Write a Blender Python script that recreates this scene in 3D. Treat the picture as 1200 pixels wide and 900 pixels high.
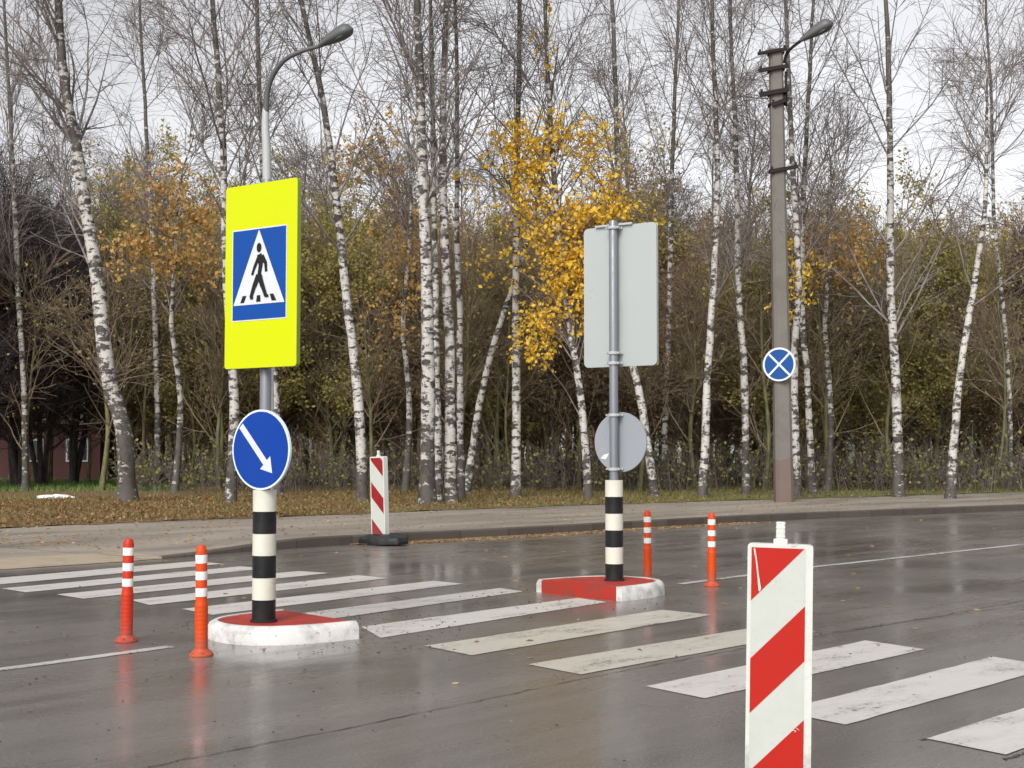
import bpy, bmesh, math, random
import numpy as np
from mathutils import Vector, Matrix

R = math.radians
random.seed(7)
rng = np.random.default_rng(11)
scene = bpy.context.scene
for o in list(bpy.data.objects):
    bpy.data.objects.remove(o)
COL = scene.collection

# ------------------------------------------------------------------ camera
F = 1613.0          # focal length in pixels of a 1200 px wide picture
H = 1.4             # eye height
PITCH = math.atan(77.0 / F)
cd = bpy.data.cameras.new("camera")
cam = bpy.data.objects.new("camera", cd)
COL.objects.link(cam)
cam.location = (0, 0, H)
cam.rotation_euler = (math.pi / 2 + PITCH, 0, 0)
cd.sensor_width = 36.0
cd.lens = 36.0 * F / 1200.0
cd.clip_start = 0.1
cd.clip_end = 3000.0
scene.camera = cam

# ------------------------------------------------------------------ world (overcast daylight)
SUN_EL, SUN_AZ = R(40), R(200)      # azimuth clockwise from +Y
world = bpy.data.worlds.new("World")
scene.world = world
world.use_nodes = True
nt = world.node_tree
nt.nodes.clear()
sky = nt.nodes.new("ShaderNodeTexSky")
sky.sky_type = 'NISHITA'
sky.sun_disc = False
sky.sun_elevation = SUN_EL
sky.sun_rotation = SUN_AZ
sky.air_density = 1.0
sky.dust_density = 3.0
sky.ozone_density = 1.0
hsv = nt.nodes.new("ShaderNodeHueSaturation")
hsv.inputs['Saturation'].default_value = 0.07
hsv.inputs['Value'].default_value = 1.0
tc = nt.nodes.new("ShaderNodeTexCoord")
mp = nt.nodes.new("ShaderNodeMapping")
mp.inputs['Scale'].default_value = (1.0, 1.0, 3.0)
nz = nt.nodes.new("ShaderNodeTexNoise")
nz.inputs['Scale'].default_value = 2.2
nz.inputs['Detail'].default_value = 5
mr = nt.nodes.new("ShaderNodeMapRange")
mr.inputs['From Min'].default_value = 0.3
mr.inputs['From Max'].default_value = 0.7
mr.inputs['To Min'].default_value = 0.86
mr.inputs['To Max'].default_value = 1.12
mul = nt.nodes.new("ShaderNodeVectorMath")
mul.operation = 'SCALE'
tint = nt.nodes.new("ShaderNodeVectorMath")
tint.operation = 'MULTIPLY'
tint.inputs[1].default_value = (1.0, 1.0, 1.02)
bg = nt.nodes.new("ShaderNodeBackground")
bg.inputs['Strength'].default_value = 0.115
wo = nt.nodes.new("ShaderNodeOutputWorld")
L = nt.links.new
L(tc.outputs['Generated'], mp.inputs['Vector'])
L(mp.outputs['Vector'], nz.inputs['Vector'])
L(nz.outputs['Fac'], mr.inputs['Value'])
L(sky.outputs['Color'], hsv.inputs['Color'])
L(hsv.outputs['Color'], mul.inputs[0])
L(mr.outputs['Result'], mul.inputs['Scale'])
L(mul.outputs['Vector'], tint.inputs[0])
L(tint.outputs['Vector'], bg.inputs['Color'])
L(bg.outputs['Background'], wo.inputs['Surface'])

sl = bpy.data.lights.new("sun", 'SUN')
sl.energy = 1.5
sl.angle = R(25)
sl.color = (1.0, 0.96, 0.90)
sun = bpy.data.objects.new("sun", sl)
COL.objects.link(sun)
sd = Vector((math.sin(SUN_AZ) * math.cos(SUN_EL), math.cos(SUN_AZ) * math.cos(SUN_EL), math.sin(SUN_EL)))
sun.rotation_euler = sd.to_track_quat('Z', 'Y').to_euler()
sun.location = (0, 0, 60)

scene.view_settings.view_transform = 'Standard'
scene.view_settings.look = 'None'
scene.view_settings.gamma = 1.0
scene.view_settings.exposure = 0.76
scene.view_settings.use_curve_mapping = False

# ------------------------------------------------------------------ geometry of the place
ca, sa = math.cos(PITCH), math.sin(PITCH)

def ray(px, py):
    x = (px - 600.0) / F
    z = -(py - 450.0) / F
    return Vector((x, ca - sa * z, sa + ca * z))

def G(px, py, z=0.0):
    "ground position seen at a point of the photograph"
    r = ray(px, py)
    t = (z - H) / r.z
    return Vector((r.x * t, r.y * t, z))

def Wp(px, py, Y):
    r = ray(px, py)
    t = Y / r.y
    return Vector((r.x * t, Y, H + r.z * t))

RD = Vector((0.695, 0.719, 0)).normalized()     # along the road
RN = Vector((-RD.y, RD.x, 0))                   # towards the wood

# ------------------------------------------------------------------ materials
MATS = {}

def mat(name, color, rough=0.7, spec=0.5, metallic=0.0, coat=0.0):
    m = bpy.data.materials.new(name)
    m.use_nodes = True
    n = m.node_tree.nodes
    p = n['Principled BSDF']
    p.inputs['Base Color'].default_value = (*color, 1)
    p.inputs['Roughness'].default_value = rough
    p.inputs['Specular IOR Level'].default_value = spec
    p.inputs['Metallic'].default_value = metallic
    p.inputs['Coat Weight'].default_value = coat
    MATS[name] = m
    return m, m.node_tree, p

def node(t, ty, **kw):
    n = t.nodes.new(ty)
    for k, v in kw.items():
        if k in n.inputs:
            n.inputs[k].default_value = v
        else:
            setattr(n, k, v)
    return n

def noise(t, vec, scale, detail=4.0, rough=0.55):
    n = node(t, "ShaderNodeTexNoise", Scale=scale, Detail=detail, Roughness=rough)
    if vec is not None:
        t.links.new(vec, n.inputs['Vector'])
    return n.outputs['Fac']

def mapping(t, rot=(0, 0, 0), scale=(1, 1, 1), world_space=False):
    if world_space:
        src = node(t, "ShaderNodeNewGeometry").outputs['Position']
    else:
        src = node(t, "ShaderNodeTexCoord").outputs['Object']
    # rotate first, then stretch
    m1 = node(t, "ShaderNodeMapping")
    m1.inputs['Rotation'].default_value = rot
    t.links.new(src, m1.inputs['Vector'])
    m2 = node(t, "ShaderNodeMapping")
    m2.inputs['Scale'].default_value = scale
    t.links.new(m1.outputs['Vector'], m2.inputs['Vector'])
    return m2.outputs['Vector']

def ramp(t, fac, stops):
    r = node(t, "ShaderNodeValToRGB")
    e = r.color_ramp.elements
    while len(e) < len(stops):
        e.new(0.5)
    for i, (pos, c) in enumerate(stops):
        e[i].position = pos
        e[i].color = (c, c, c, 1) if isinstance(c, (int, float)) else (*c, 1)
    t.links.new(fac, r.inputs['Fac'])
    return r.outputs['Color']

def mix(t, fac, a, b, mode='MIX'):
    m = node(t, "ShaderNodeMix", data_type='RGBA', blend_type=mode)
    for sock, v in ((m.inputs[0], fac), (m.inputs[6], a), (m.inputs[7], b)):
        if isinstance(v, (int, float)):
            sock.default_value = v
        elif isinstance(v, tuple):
            sock.default_value = (*v, 1)
        else:
            t.links.new(v, sock)
    return m.outputs[2]

def bump(t, p, h, strength, dist=0.01):
    b = node(t, "ShaderNodeBump", Strength=strength, Distance=dist)
    t.links.new(h, b.inputs['Height'])
    t.links.new(b.outputs['Normal'], p.inputs['Normal'])

ROADROT = (0, 0, -math.atan2(RD.y, RD.x))

def weathered(name, color, rough=0.5, dirt=(0.10, 0.09, 0.07), amount=0.45, scale=6.0, fine=40.0, bumps=0.15, **kw):
    m, t, p = mat(name, color, rough, **kw)
    v = mapping(t)
    a = noise(t, v, scale, 5)
    b = noise(t, v, fine, 3)
    f = ramp(t, a, [(0.46, 0.0), (0.78, amount)])
    c1 = mix(t, f, color, dirt)
    f2 = ramp(t, b, [(0.62, 0.0), (0.72, amount * 0.9)])
    c2 = mix(t, f2, c1, dirt)
    t.links.new(c2, p.inputs['Base Color'])
    rr = ramp(t, a, [(0.3, max(rough - 0.12, 0.05)), (0.7, min(rough + 0.15, 1))])
    t.links.new(rr, p.inputs['Roughness'])
    if bumps:
        bump(t, p, b, bumps, 0.004)
    return m

def spray(name, z_clear, strength=0.8, color=(0.13, 0.115, 0.10)):
    "dried road dirt splashed up from the ground (world height)"
    t = MATS[name].node_tree; p = t.nodes['Principled BSDF']
    old = p.inputs['Base Color'].links[0].from_socket
    wv = mapping(t, world_space=True)
    sep = node(t, "ShaderNodeSeparateXYZ"); t.links.new(wv, sep.inputs[0])
    mr_ = node(t, "ShaderNodeMapRange")
    mr_.inputs['From Min'].default_value = 0.05; mr_.inputs['From Max'].default_value = z_clear
    mr_.inputs['To Min'].default_value = 0.26; mr_.inputs['To Max'].default_value = -0.12
    t.links.new(sep.outputs[2], mr_.inputs['Value'])
    n_ = noise(t, wv, 26, 6, 0.8)
    s_ = node(t, "ShaderNodeMath", operation='ADD')
    t.links.new(n_, s_.inputs[0]); t.links.new(mr_.outputs['Result'], s_.inputs[1])
    t.links.new(mix(t, ramp(t, s_.outputs[0], [(0.52, 0.0), (0.72, strength)]), old, color), p.inputs['Base Color'])

# wet asphalt
def build_asphalt():
    m, t, p = mat("wet_asphalt", (0.05, 0.048, 0.045), 0.3, spec=0.6)
    long_v = mapping(t, ROADROT, (0.12, 1.1, 1.0), True)
    wv = mapping(t, (0, 0, 0), (1, 1, 1), True)
    big = noise(t, long_v, 0.9, 5)
    mid = noise(t, mapping(t, ROADROT, (0.35, 2.2, 1), True), 1.6, 4)
    patches = noise(t, wv, 0.35, 4)
    grain = noise(t, wv, 62, 2, 0.8)
    grain2 = noise(t, wv, 28, 4, 0.75)
    polish = noise(t, mapping(t, ROADROT, (0.05, 0.75, 1), True), 1.0, 2)
    c = mix(t, ramp(t, big, [(0.35, 0.0), (0.66, 1.0)]), (0.058, 0.050, 0.045), (0.150, 0.136, 0.126))
    c = mix(t, ramp(t, patches, [(0.42, 0.0), (0.62, 0.75)]), c, (0.122, 0.100, 0.086))
    c = mix(t, ramp(t, grain, [(0.50, 0.0), (0.68, 0.60)]), c, (0.28, 0.265, 0.245))
    c = mix(t, ramp(t, grain2, [(0.60, 0.0), (0.74, 0.6)]), c, (0.030, 0.027, 0.025))
    t.links.new(c, p.inputs['Base Color'])
    p.inputs['Coat Weight'].default_value = 0.60
    t.links.new(ramp(t, patches, [(0.36, 0.09), (0.60, 0.32)]), p.inputs['Coat Roughness'])
    r1 = ramp(t, mid, [(0.32, 0.14), (0.50, 0.26), (0.70, 0.50)])
    r2 = ramp(t, polish, [(0.42, 0.0), (0.62, 0.75)])
    r = mix(t, r2, r1, (0.46, 0.46, 0.46))
    t.links.new(r, p.inputs['Roughness'])
    h = mix(t, 0.45, grain, grain2)
    bump(t, p, h, 0.42, 0.006)
build_asphalt()

def build_paint(name, base, worn, wear=0.55, seed=0.0):
    m, t, p = mat(name, base, 0.45)
    wv = mapping(t, ROADROT, (0.6, 1.6, 1), True)
    v3 = mapping(t, (0, 0, 0.4 + seed), (1, 1, 1), True)
    a = noise(t, wv, 2.2, 6, 0.7)
    b = noise(t, v3, 30, 4, 0.75)
    s = node(t, "ShaderNodeMath", operation='ADD')
    t.links.new(a, s.inputs[0]); t.links.new(b, s.inputs[1])
    f = ramp(t, s.outputs[0], [(wear + 0.50, 0.0), (wear + 0.64, 0.9)])
    # ramp positions live in 0..1: rescale the sum
    sc = node(t, "ShaderNodeMath", operation='MULTIPLY'); sc.inputs[1].default_value = 0.5
    t.links.new(s.outputs[0], sc.inputs[0])
    f = ramp(t, sc.outputs[0], [(wear, 0.0), (wear + 0.07, 0.85)])
    c = mix(t, ramp(t, a, [(0.35, 0.0), (0.7, 1.0)]), base, worn)
    c = mix(t, f, c, (0.07, 0.065, 0.06))
    t.links.new(c, p.inputs['Base Color'])
    r = ramp(t, a, [(0.35, 0.28), (0.7, 0.55)])
    t.links.new(r, p.inputs['Roughness'])
    bump(t, p, b, 0.25, 0.004)
build_paint("stripe_paint", (0.57, 0.55, 0.52), (0.42, 0.40, 0.37), 0.55)
build_paint("stripe_paint_yellowed", (0.49, 0.46, 0.40), (0.37, 0.345, 0.29), 0.54, 0.3)
build_paint("line_paint", (0.55, 0.54, 0.52), (0.30, 0.29, 0.27), 0.52, 0.7)

def build_pavement():
    m, t, p = mat("pavement_asphalt", (0.2, 0.18, 0.16), 0.6)
    wv = mapping(t, world_space=True)
    lv = mapping(t, ROADROT, (0.25, 1.0, 1), True)
    a = noise(t, lv, 1.2, 5); b = noise(t, wv, 60, 3, 0.7); c0 = noise(t, wv, 7, 6, 0.7)
    c = mix(t, ramp(t, a, [(0.35, 0.0), (0.65, 1.0)]), (0.165, 0.140, 0.115), (0.27, 0.232, 0.188))
    c = mix(t, ramp(t, b, [(0.45, 0.0), (0.7, 0.5)]), c, (0.30, 0.27, 0.24))
    c = mix(t, ramp(t, c0, [(0.60, 0.0), (0.68, 0.75)]), c, (0.16, 0.085, 0.035))
    t.links.new(c, p.inputs['Base Color'])
    t.links.new(ramp(t, a, [(0.3, 0.4), (0.7, 0.75)]), p.inputs['Roughness'])
    bump(t, p, b, 0.3, 0.005)
build_pavement()

def build_verge():
    m, t, p = mat("leafy_verge", (0.12, 0.09, 0.04), 0.9)
    wv = mapping(t, world_space=True)
    a = noise(t, wv, 0.22, 5); b = noise(t, wv, 9, 5, 0.75); c0 = noise(t, wv, 1.3, 5, 0.7)
    grass = mix(t, ramp(t, b, [(0.35, 0.0), (0.65, 1.0)]), (0.045, 0.06, 0.015), (0.15, 0.16, 0.04))
    leaf = mix(t, ramp(t, b, [(0.35, 0.0), (0.68, 1.0)]), (0.07, 0.042, 0.022), (0.27, 0.15, 0.055))
    # greener towards the right-hand end of the road
    sep = node(t, "ShaderNodeSeparateXYZ")
    t.links.new(wv, sep.inputs[0])
    g = node(t, "ShaderNodeMapRange")
    g.inputs['From Min'].default_value = -6.0; g.inputs['From Max'].default_value = 12.0
    g.inputs['To Min'].default_value = -0.10; g.inputs['To Max'].default_value = 0.30
    t.links.new(sep.outputs[0], g.inputs['Value'])
    s = node(t, "ShaderNodeMath", operation='ADD')
    t.links.new(c0, s.inputs[0]); t.links.new(g.outputs['Result'], s.inputs[1])
    f = ramp(t, s.outputs[0], [(0.42, 0.0), (0.66, 1.0)])
    c = mix(t, f, leaf, grass)
    c = mix(t, ramp(t, a, [(0.5, 0.0), (0.62, 0.55)]), c, (0.13, 0.09, 0.055))
    t.links.new(c, p.inputs['Base Color'])
    bump(t, p, b, 0.8, 0.05)
build_verge()

def build_ground():
    m, t, p = mat("field_ground", (0.07, 0.08, 0.03), 0.95)
    wv = mapping(t, world_space=True)
    b = noise(t, wv, 2, 6, 0.7)
    c = mix(t, ramp(t, b, [(0.35, 0.0), (0.65, 1.0)]), (0.05, 0.065, 0.02), (0.12, 0.10, 0.05))
    t.links.new(c, p.inputs['Base Color'])
build_ground()

weathered("kerb_concrete", (0.060, 0.046, 0.037), 0.6, (0.03, 0.022, 0.018), 0.7, 3.0, 25.0, 0.4)
def joints():
    t = MATS["kerb_concrete"].node_tree; p = t.nodes['Principled BSDF']
    old = p.inputs['Base Color'].links[0].from_socket
    sep = node(t, "ShaderNodeSeparateXYZ"); t.links.new(mapping(t, ROADROT, (1, 1, 1), True), sep.inputs[0])
    fr = node(t, "ShaderNodeMath", operation='FRACT'); t.links.new(sep.outputs[0], fr.inputs[0])
    stone = node(t, "ShaderNodeMath", operation='FLOOR'); t.links.new(sep.outputs[0], stone.inputs[0])
    wn = node(t, "ShaderNodeTexWhiteNoise", noise_dimensions='1D'); t.links.new(stone.outputs[0], wn.inputs['W'])
    c = mix(t, ramp(t, wn.outputs['Value'], [(0.0, 0.0), (1.0, 0.6)]), old, (0.10, 0.08, 0.066))
    c = mix(t, ramp(t, fr.outputs[0], [(0.0, 1.0), (0.03, 0.0)]), c, (0.015, 0.012, 0.010))
    t.links.new(c, p.inputs['Base Color'])
joints()
weathered("ramp_concrete", (0.33, 0.275, 0.20), 0.6, (0.2, 0.15, 0.09), 0.6, 3.0, 25.0, 0.3)
weathered("seam_tar", (0.040, 0.036, 0.033), 0.5, (0.05, 0.045, 0.04), 0.8, 4.0, 25.0, 0.3)
weathered("red_paint", (0.36, 0.030, 0.020), 0.5, (0.13, 0.055, 0.042), 0.8, 5.0, 30.0, 0.3, spec=0.22)
weathered("white_kerb_paint", (0.60, 0.585, 0.56), 0.5, (0.11, 0.10, 0.09), 0.75, 7.0, 22.0, 1.0)
weathered("white_band", (0.58, 0.57, 0.49), 0.4, (0.35, 0.33, 0.26), 0.35, 5.0, 30.0, 0.1, spec=0.2)
weathered("black_band", (0.012, 0.012, 0.013), 0.32, (0.06, 0.055, 0.05), 0.3, 5.0, 30.0, 0.1, spec=0.2)
weathered("galvanised_steel", (0.19, 0.20, 0.22), 0.42, (0.20, 0.20, 0.20), 0.45, 8.0, 50.0, 0.05, metallic=0.35)
weathered("sign_back", (0.37, 0.40, 0.39), 0.38, (0.38, 0.40, 0.39), 0.30, 3.0, 60.0, 0.0, metallic=0.15)
weathered("sign_back_blue", (0.27, 0.29, 0.315), 0.38, (0.26, 0.28, 0.31), 0.30, 3.0, 60.0, 0.0, metallic=0.15)
weathered("yellow_film", (0.51, 0.57, 0.0), 0.35, (0.52, 0.50, 0.01), 0.3, 3.0, 50.0, 0.0, spec=0.2)
weathered("frame_side", (0.20, 0.25, 0.04), 0.45, (0.18, 0.2, 0.1), 0.3, 5.0, 50.0, 0.0)
weathered("blue_film", (0.002, 0.055, 0.27), 0.5, (0.01, 0.05, 0.22), 0.3, 3.0, 50.0, 0.0, spec=0.22)
weathered("deep_blue_film", (0.002, 0.040, 0.27), 0.5, (0.01, 0.05, 0.22), 0.3, 3.0, 50.0, 0.0, spec=0.22)
weathered("navy_film", (0.010, 0.065, 0.24), 0.5, (0.01, 0.05, 0.18), 0.3, 3.0, 50.0, 0.0, spec=0.22)
weathered("white_film", (0.56, 0.58, 0.61), 0.35, (0.50, 0.52, 0.54), 0.3, 5.0, 50.0, 0.0)
weathered("pale_blue_film", (0.60, 0.68, 0.78), 0.35, (0.45, 0.52, 0.60), 0.3, 5.0, 50.0, 0.0)
weathered("black_film", (0.012, 0.012, 0.012), 0.35, (0.03, 0.03, 0.03), 0.3, 5.0, 50.0, 0.0, spec=0.2)
weathered("orange_plastic", (0.56, 0.058, 0.006), 0.38, (0.32, 0.05, 0.03), 0.45, 8.0, 60.0, 0.05, spec=0.22)
weathered("red_plastic", (0.47, 0.030, 0.010), 0.38, (0.28, 0.04, 0.03), 0.45, 8.0, 60.0, 0.05, spec=0.22)
weathered("reflective_white", (0.74, 0.72, 0.68), 0.35, (0.45, 0.40, 0.36), 0.4, 9.0, 60.0, 0.0)
weathered("panel_white", (0.54, 0.55, 0.51), 0.38, (0.36, 0.36, 0.30), 0.35, 9.0, 45.0, 0.05)
weathered("panel_face", (0.45, 0.465, 0.425), 0.38, (0.34, 0.35, 0.30), 0.35, 7.0, 45.0, 0.05)
weathered("panel_red", (0.38, 0.012, 0.006), 0.5, (0.30, 0.02, 0.012), 0.3, 7.0, 60.0, 0.0, spec=0.22)
weathered("panel_dark_red", (0.24, 0.012, 0.014), 0.4, (0.22, 0.03, 0.03), 0.3, 7.0, 60.0, 0.0, spec=0.22)
weathered("black_rubber", (0.014, 0.015, 0.018), 0.4, (0.07, 0.065, 0.06), 0.5, 6.0, 40.0, 0.4, spec=0.2)
weathered("pole_concrete", (0.145, 0.132, 0.118), 0.8, (0.12, 0.10, 0.085), 0.6, 3.0, 30.0, 0.3)
weathered("red_stain", (0.135, 0.098, 0.083), 0.8, (0.15, 0.09, 0.07), 0.6, 3.0, 20.0, 0.3)
weathered("dark_iron", (0.020, 0.018, 0.018), 0.75, (0.05, 0.032, 0.022), 0.5, 10.0, 50.0, 0.2, spec=0.15)
weathered("lamp_grey", (0.085, 0.088, 0.09), 0.5, (0.09, 0.09, 0.09), 0.4, 8.0, 50.0, 0.0)
weathered("lamp_glass", (0.16, 0.165, 0.165), 0.2, (0.2, 0.2, 0.2), 0.4, 8.0, 50.0, 0.0)
weathered("pale_metal", (0.38, 0.39, 0.40), 0.45, (0.30, 0.30, 0.30), 0.4, 8.0, 50.0, 0.0)
weathered("brick_red", (0.085, 0.036, 0.035), 0.85, (0.12, 0.05, 0.04), 0.5, 2.0, 14.0, 0.3)
weathered("pale_render", (0.48, 0.50, 0.50), 0.85, (0.30, 0.31, 0.31), 0.5, 1.0, 14.0, 0.1)
weathered("teal_panel", (0.06, 0.20, 0.18), 0.6, (0.05, 0.12, 0.11), 0.5, 1.0, 14.0, 0.1)
weathered("roof_grey", (0.12, 0.12, 0.125), 0.8, (0.07, 0.07, 0.07), 0.5, 1.0, 14.0, 0.1)
weathered("window_glass", (0.03, 0.035, 0.04), 0.12, (0.05, 0.05, 0.05), 0.3, 2.0, 20.0, 0.0)
weathered("litter_white", (0.70, 0.70, 0.68), 0.5, (0.4, 0.38, 0.34), 0.4, 9.0, 40.0, 0.3)

for nm_, zc_ in (("orange_plastic", 0.25), ("red_plastic", 0.25), ("panel_dark_red", 0.5), ("panel_white", 0.35)):
    spray(nm_, zc_, 0.35)

def build_birch_bark(name, dark_to=2.2, white=(0.45, 0.43, 0.405)):
    m, t, p = mat(name, white, 0.75)
    obj_v = node(t, "ShaderNodeTexCoord").outputs['Object']
    oi = node(t, "ShaderNodeObjectInfo")
    wv_ = node(t, "ShaderNodeMath", operation='MULTIPLY'); wv_.inputs[1].default_value = 97.0
    t.links.new(oi.outputs['Random'], wv_.inputs[0])
    def noise(t, vec, scale, detail=4.0, rough=0.55):
        n = node(t, "ShaderNodeTexNoise", noise_dimensions='4D')
        n.inputs['Scale'].default_value = scale; n.inputs['Detail'].default_value = detail; n.inputs['Roughness'].default_value = rough
        t.links.new(vec, n.inputs['Vector']); t.links.new(wv_.outputs[0], n.inputs['W'])
        return n.outputs['Fac']
    v = mapping(t, (0, 0, 0), (2.2, 2.2, 4.6))
    a = noise(t, v, 1.7, 5, 0.65)
    b = noise(t, mapping(t, (0, 0, 0), (3.0, 3.0, 2.6)), 1.7, 6, 0.7)
    c0 = noise(t, mapping(t, (0, 0, 0), (2, 2, 16)), 2.5, 3)
    sep = node(t, "ShaderNodeSeparateXYZ")
    t.links.new(obj_v, sep.inputs[0])
    g = node(t, "ShaderNodeMapRange")
    g.inputs['From Min'].default_value = 0.0; g.inputs['From Max'].default_value = dark_to
    g.inputs['To Min'].default_value = 0.115; g.inputs['To Max'].default_value = 0.0
    t.links.new(sep.outputs[2], g.inputs['Value'])
    g2 = node(t, "ShaderNodeMapRange")
    g2.inputs['From Min'].default_value = 7.5; g2.inputs['From Max'].default_value = 15.0
    g2.inputs['To Min'].default_value = 0.0; g2.inputs['To Max'].default_value = 0.13
    t.links.new(sep.outputs[2], g2.inputs['Value'])
    def add(x, y):
        s = node(t, "ShaderNodeMath", operation='ADD')
        t.links.new(x, s.inputs[0]); t.links.new(y, s.inputs[1])
        return s.outputs[0]
    gg = add(g.outputs['Result'], g2.outputs['Result'])
    f1 = ramp(t, add(a, gg), [(0.505, 0.0), (0.55, 1.0)])
    f2 = ramp(t, add(b, gg), [(0.53, 0.0), (0.60, 1.0)])
    c = mix(t, ramp(t, c0, [(0.5, 0.0), (0.62, 0.5)]), white, (0.34, 0.30, 0.27))
    c = mix(t, f1, c, (0.045, 0.038, 0.034))
    c = mix(t, f2, c, (0.075, 0.065, 0.055))
    t.links.new(c, p.inputs['Base Color'])
    bump(t, p, b, 0.5, 0.03)
    return m
build_birch_bark("birch_bark")
build_birch_bark("birch_bark_clean", 1.1, (0.48, 0.46, 0.43))
build_birch_bark("birch_bark_rough", 3.4, (0.44, 0.42, 0.39))

def build_wood(name, a0, b0, scale=5):
    m, t, p = mat(name, a0, 0.85)
    a = noise(t, mapping(t, (0, 0, 0), (2, 2, 0.6)), scale, 4)
    t.links.new(mix(t, ramp(t, a, [(0.35, 0.0), (0.65, 1.0)]), a0, b0), p.inputs['Base Color'])
build_wood("birch_twig", (0.10, 0.083, 0.078), (0.23, 0.20, 0.19), 3)
build_wood("dark_bark", (0.030, 0.025, 0.024), (0.075, 0.062, 0.058))
build_wood("black_twig", (0.032, 0.025, 0.027), (0.085, 0.068, 0.070), 2)
build_wood("grey_bark", (0.07, 0.058, 0.048), (0.17, 0.145, 0.115))
build_wood("brown_bark", (0.09, 0.068, 0.048), (0.21, 0.165, 0.11))
build_wood("olive_bark", (0.075, 0.072, 0.032), (0.18, 0.17, 0.075))
build_wood("dark_twig", (0.075, 0.060, 0.056), (0.16, 0.135, 0.125), 2)
build_wood("brown_twig", (0.13, 0.095, 0.062), (0.26, 0.195, 0.13), 2)

def build_leaf(name, cols):
    m, t, p = mat(name, cols[0], 0.6)
    geo = node(t, "ShaderNodeNewGeometry")
    n = len(cols)
    c = ramp(t, geo.outputs['Random Per Island'], [(i / max(n - 1, 1), cc) for i, cc in enumerate(cols)])
    t.links.new(c, p.inputs['Base Color'])
    tr = node(t, "ShaderNodeBsdfTranslucent")
    t.links.new(c, tr.inputs['Color'])
    ms = node(t, "ShaderNodeMixShader")
    ms.inputs[0].default_value = 0.42
    out = [x for x in t.nodes if x.type == 'OUTPUT_MATERIAL'][0]
    t.links.new(p.outputs[0], ms.inputs[1]); t.links.new(tr.outputs[0], ms.inputs[2])
    t.links.new(ms.outputs[0], out.inputs['Surface'])
build_leaf("yellow_leaf", [(0.78, 0.50, 0.04), (0.90, 0.64, 0.06), (0.82, 0.56, 0.07), (0.86, 0.54, 0.05)])
build_leaf("orange_leaf", [(0.56, 0.32, 0.09), (0.74, 0.46, 0.13), (0.48, 0.30, 0.11), (0.78, 0.55, 0.20)])
build_leaf("ochre_leaf", [(0.40, 0.31, 0.08), (0.55, 0.40, 0.09), (0.46, 0.30, 0.09), (0.60, 0.48, 0.14)])
build_leaf("olive_leaf", [(0.23, 0.21, 0.065), (0.36, 0.33, 0.085), (0.32, 0.245, 0.085), (0.44, 0.39, 0.12)])
build_leaf("brown_leaf", [(0.24, 0.165, 0.095), (0.38, 0.26, 0.14), (0.31, 0.19, 0.11), (0.44, 0.33, 0.20)])
build_leaf("ground_leaf", [(0.20, 0.105, 0.045), (0.32, 0.18, 0.07), (0.14, 0.075, 0.04), (0.42, 0.30, 0.14)])
build_leaf("drift_leaf", [(0.34, 0.22, 0.11), (0.46, 0.30, 0.14), (0.26, 0.15, 0.07), (0.50, 0.36, 0.20)])
build_leaf("grit", [(0.03, 0.025, 0.02), (0.06, 0.05, 0.04), (0.025, 0.022, 0.02), (0.30, 0.27, 0.22)])
build_leaf("grass_blade", [(0.10, 0.12, 0.03), (0.20, 0.21, 0.05), (0.26, 0.22, 0.08), (0.13, 0.16, 0.035)])
build_leaf("lawn_blade", [(0.10, 0.20, 0.05), (0.18, 0.30, 0.07), (0.22, 0.30, 0.09)])
build_leaf("undergrowth_leaf", [(0.17, 0.19, 0.05), (0.30, 0.32, 0.07), (0.34, 0.28, 0.09), (0.20, 0.17, 0.08)])

# ------------------------------------------------------------------ mesh helpers
def make_obj(name, data, parent=None, loc=None):
    o = bpy.data.objects.new(name, data)
    COL.objects.link(o)
    if parent is not None:
        o.parent = parent
    if loc is not None:
        o.location = loc
    return o

def tag(o, label=None, cat=None, group=None, kind=None):
    if label: o['label'] = label
    if cat: o['category'] = cat
    if group: o['group'] = group
    if kind: o['kind'] = kind
    return o

def thing(name, label, cat, loc=(0, 0, 0), rotz=0.0, group=None):
    o = bpy.data.objects.new(name, None)
    COL.objects.link(o)
    o.location = loc
    o.rotation_euler = (0, 0, rotz)
    o.empty_display_size = 0.2
    return tag(o, label, cat, group)

def smooth(me, angle=35):
    me.polygons.foreach_set("use_smooth", [True] * len(me.polygons))
    try:
        me.set_sharp_from_angle(angle=R(angle))
    except Exception:
        pass

def bm_obj(name, bm, material, parent=None, loc=None, shade=True):
    bmesh.ops.recalc_face_normals(bm, faces=bm.faces)
    me = bpy.data.meshes.new(name)
    bm.to_mesh(me); bm.free()
    mats = material if isinstance(material, (list, tuple)) else [material]
    for mm in mats:
        me.materials.append(MATS[mm])
    if shade:
        smooth(me)
    return make_obj(name, me, parent, loc)

def add_box(bm, c, s, bevel=0.0, mi=0):
    r = bmesh.ops.create_cube(bm, size=1.0, matrix=Matrix.Translation(c) @ Matrix.Diagonal((*s, 1)))
    vs = r['verts']
    if bevel > 0:
        es = list({e for v in vs for e in v.link_edges})
        rr = bmesh.ops.bevel(bm, geom=es, offset=bevel, segments=2, affect='EDGES', profile=0.6)
        fs = rr['faces']
    else:
        fs = list({f for v in vs for f in v.link_faces})
    for f in fs:
        f.material_index = mi
    return fs

def add_prism(bm, pts, z0, z1, mi=0, side_mi=None):
    "pts in the local XY plane"
    lo = [bm.verts.new((p[0], p[1], z0)) for p in pts]
    hi = [bm.verts.new((p[0], p[1], z1)) for p in pts]
    n = len(pts)
    f = bm.faces.new(hi); f.material_index = mi
    f = bm.faces.new(list(reversed(lo))); f.material_index = mi
    for i in range(n):
        f = bm.faces.new([lo[i], lo[(i + 1) % n], hi[(i + 1) % n], hi[i]])
        f.material_index = mi if side_mi is None else side_mi

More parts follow.
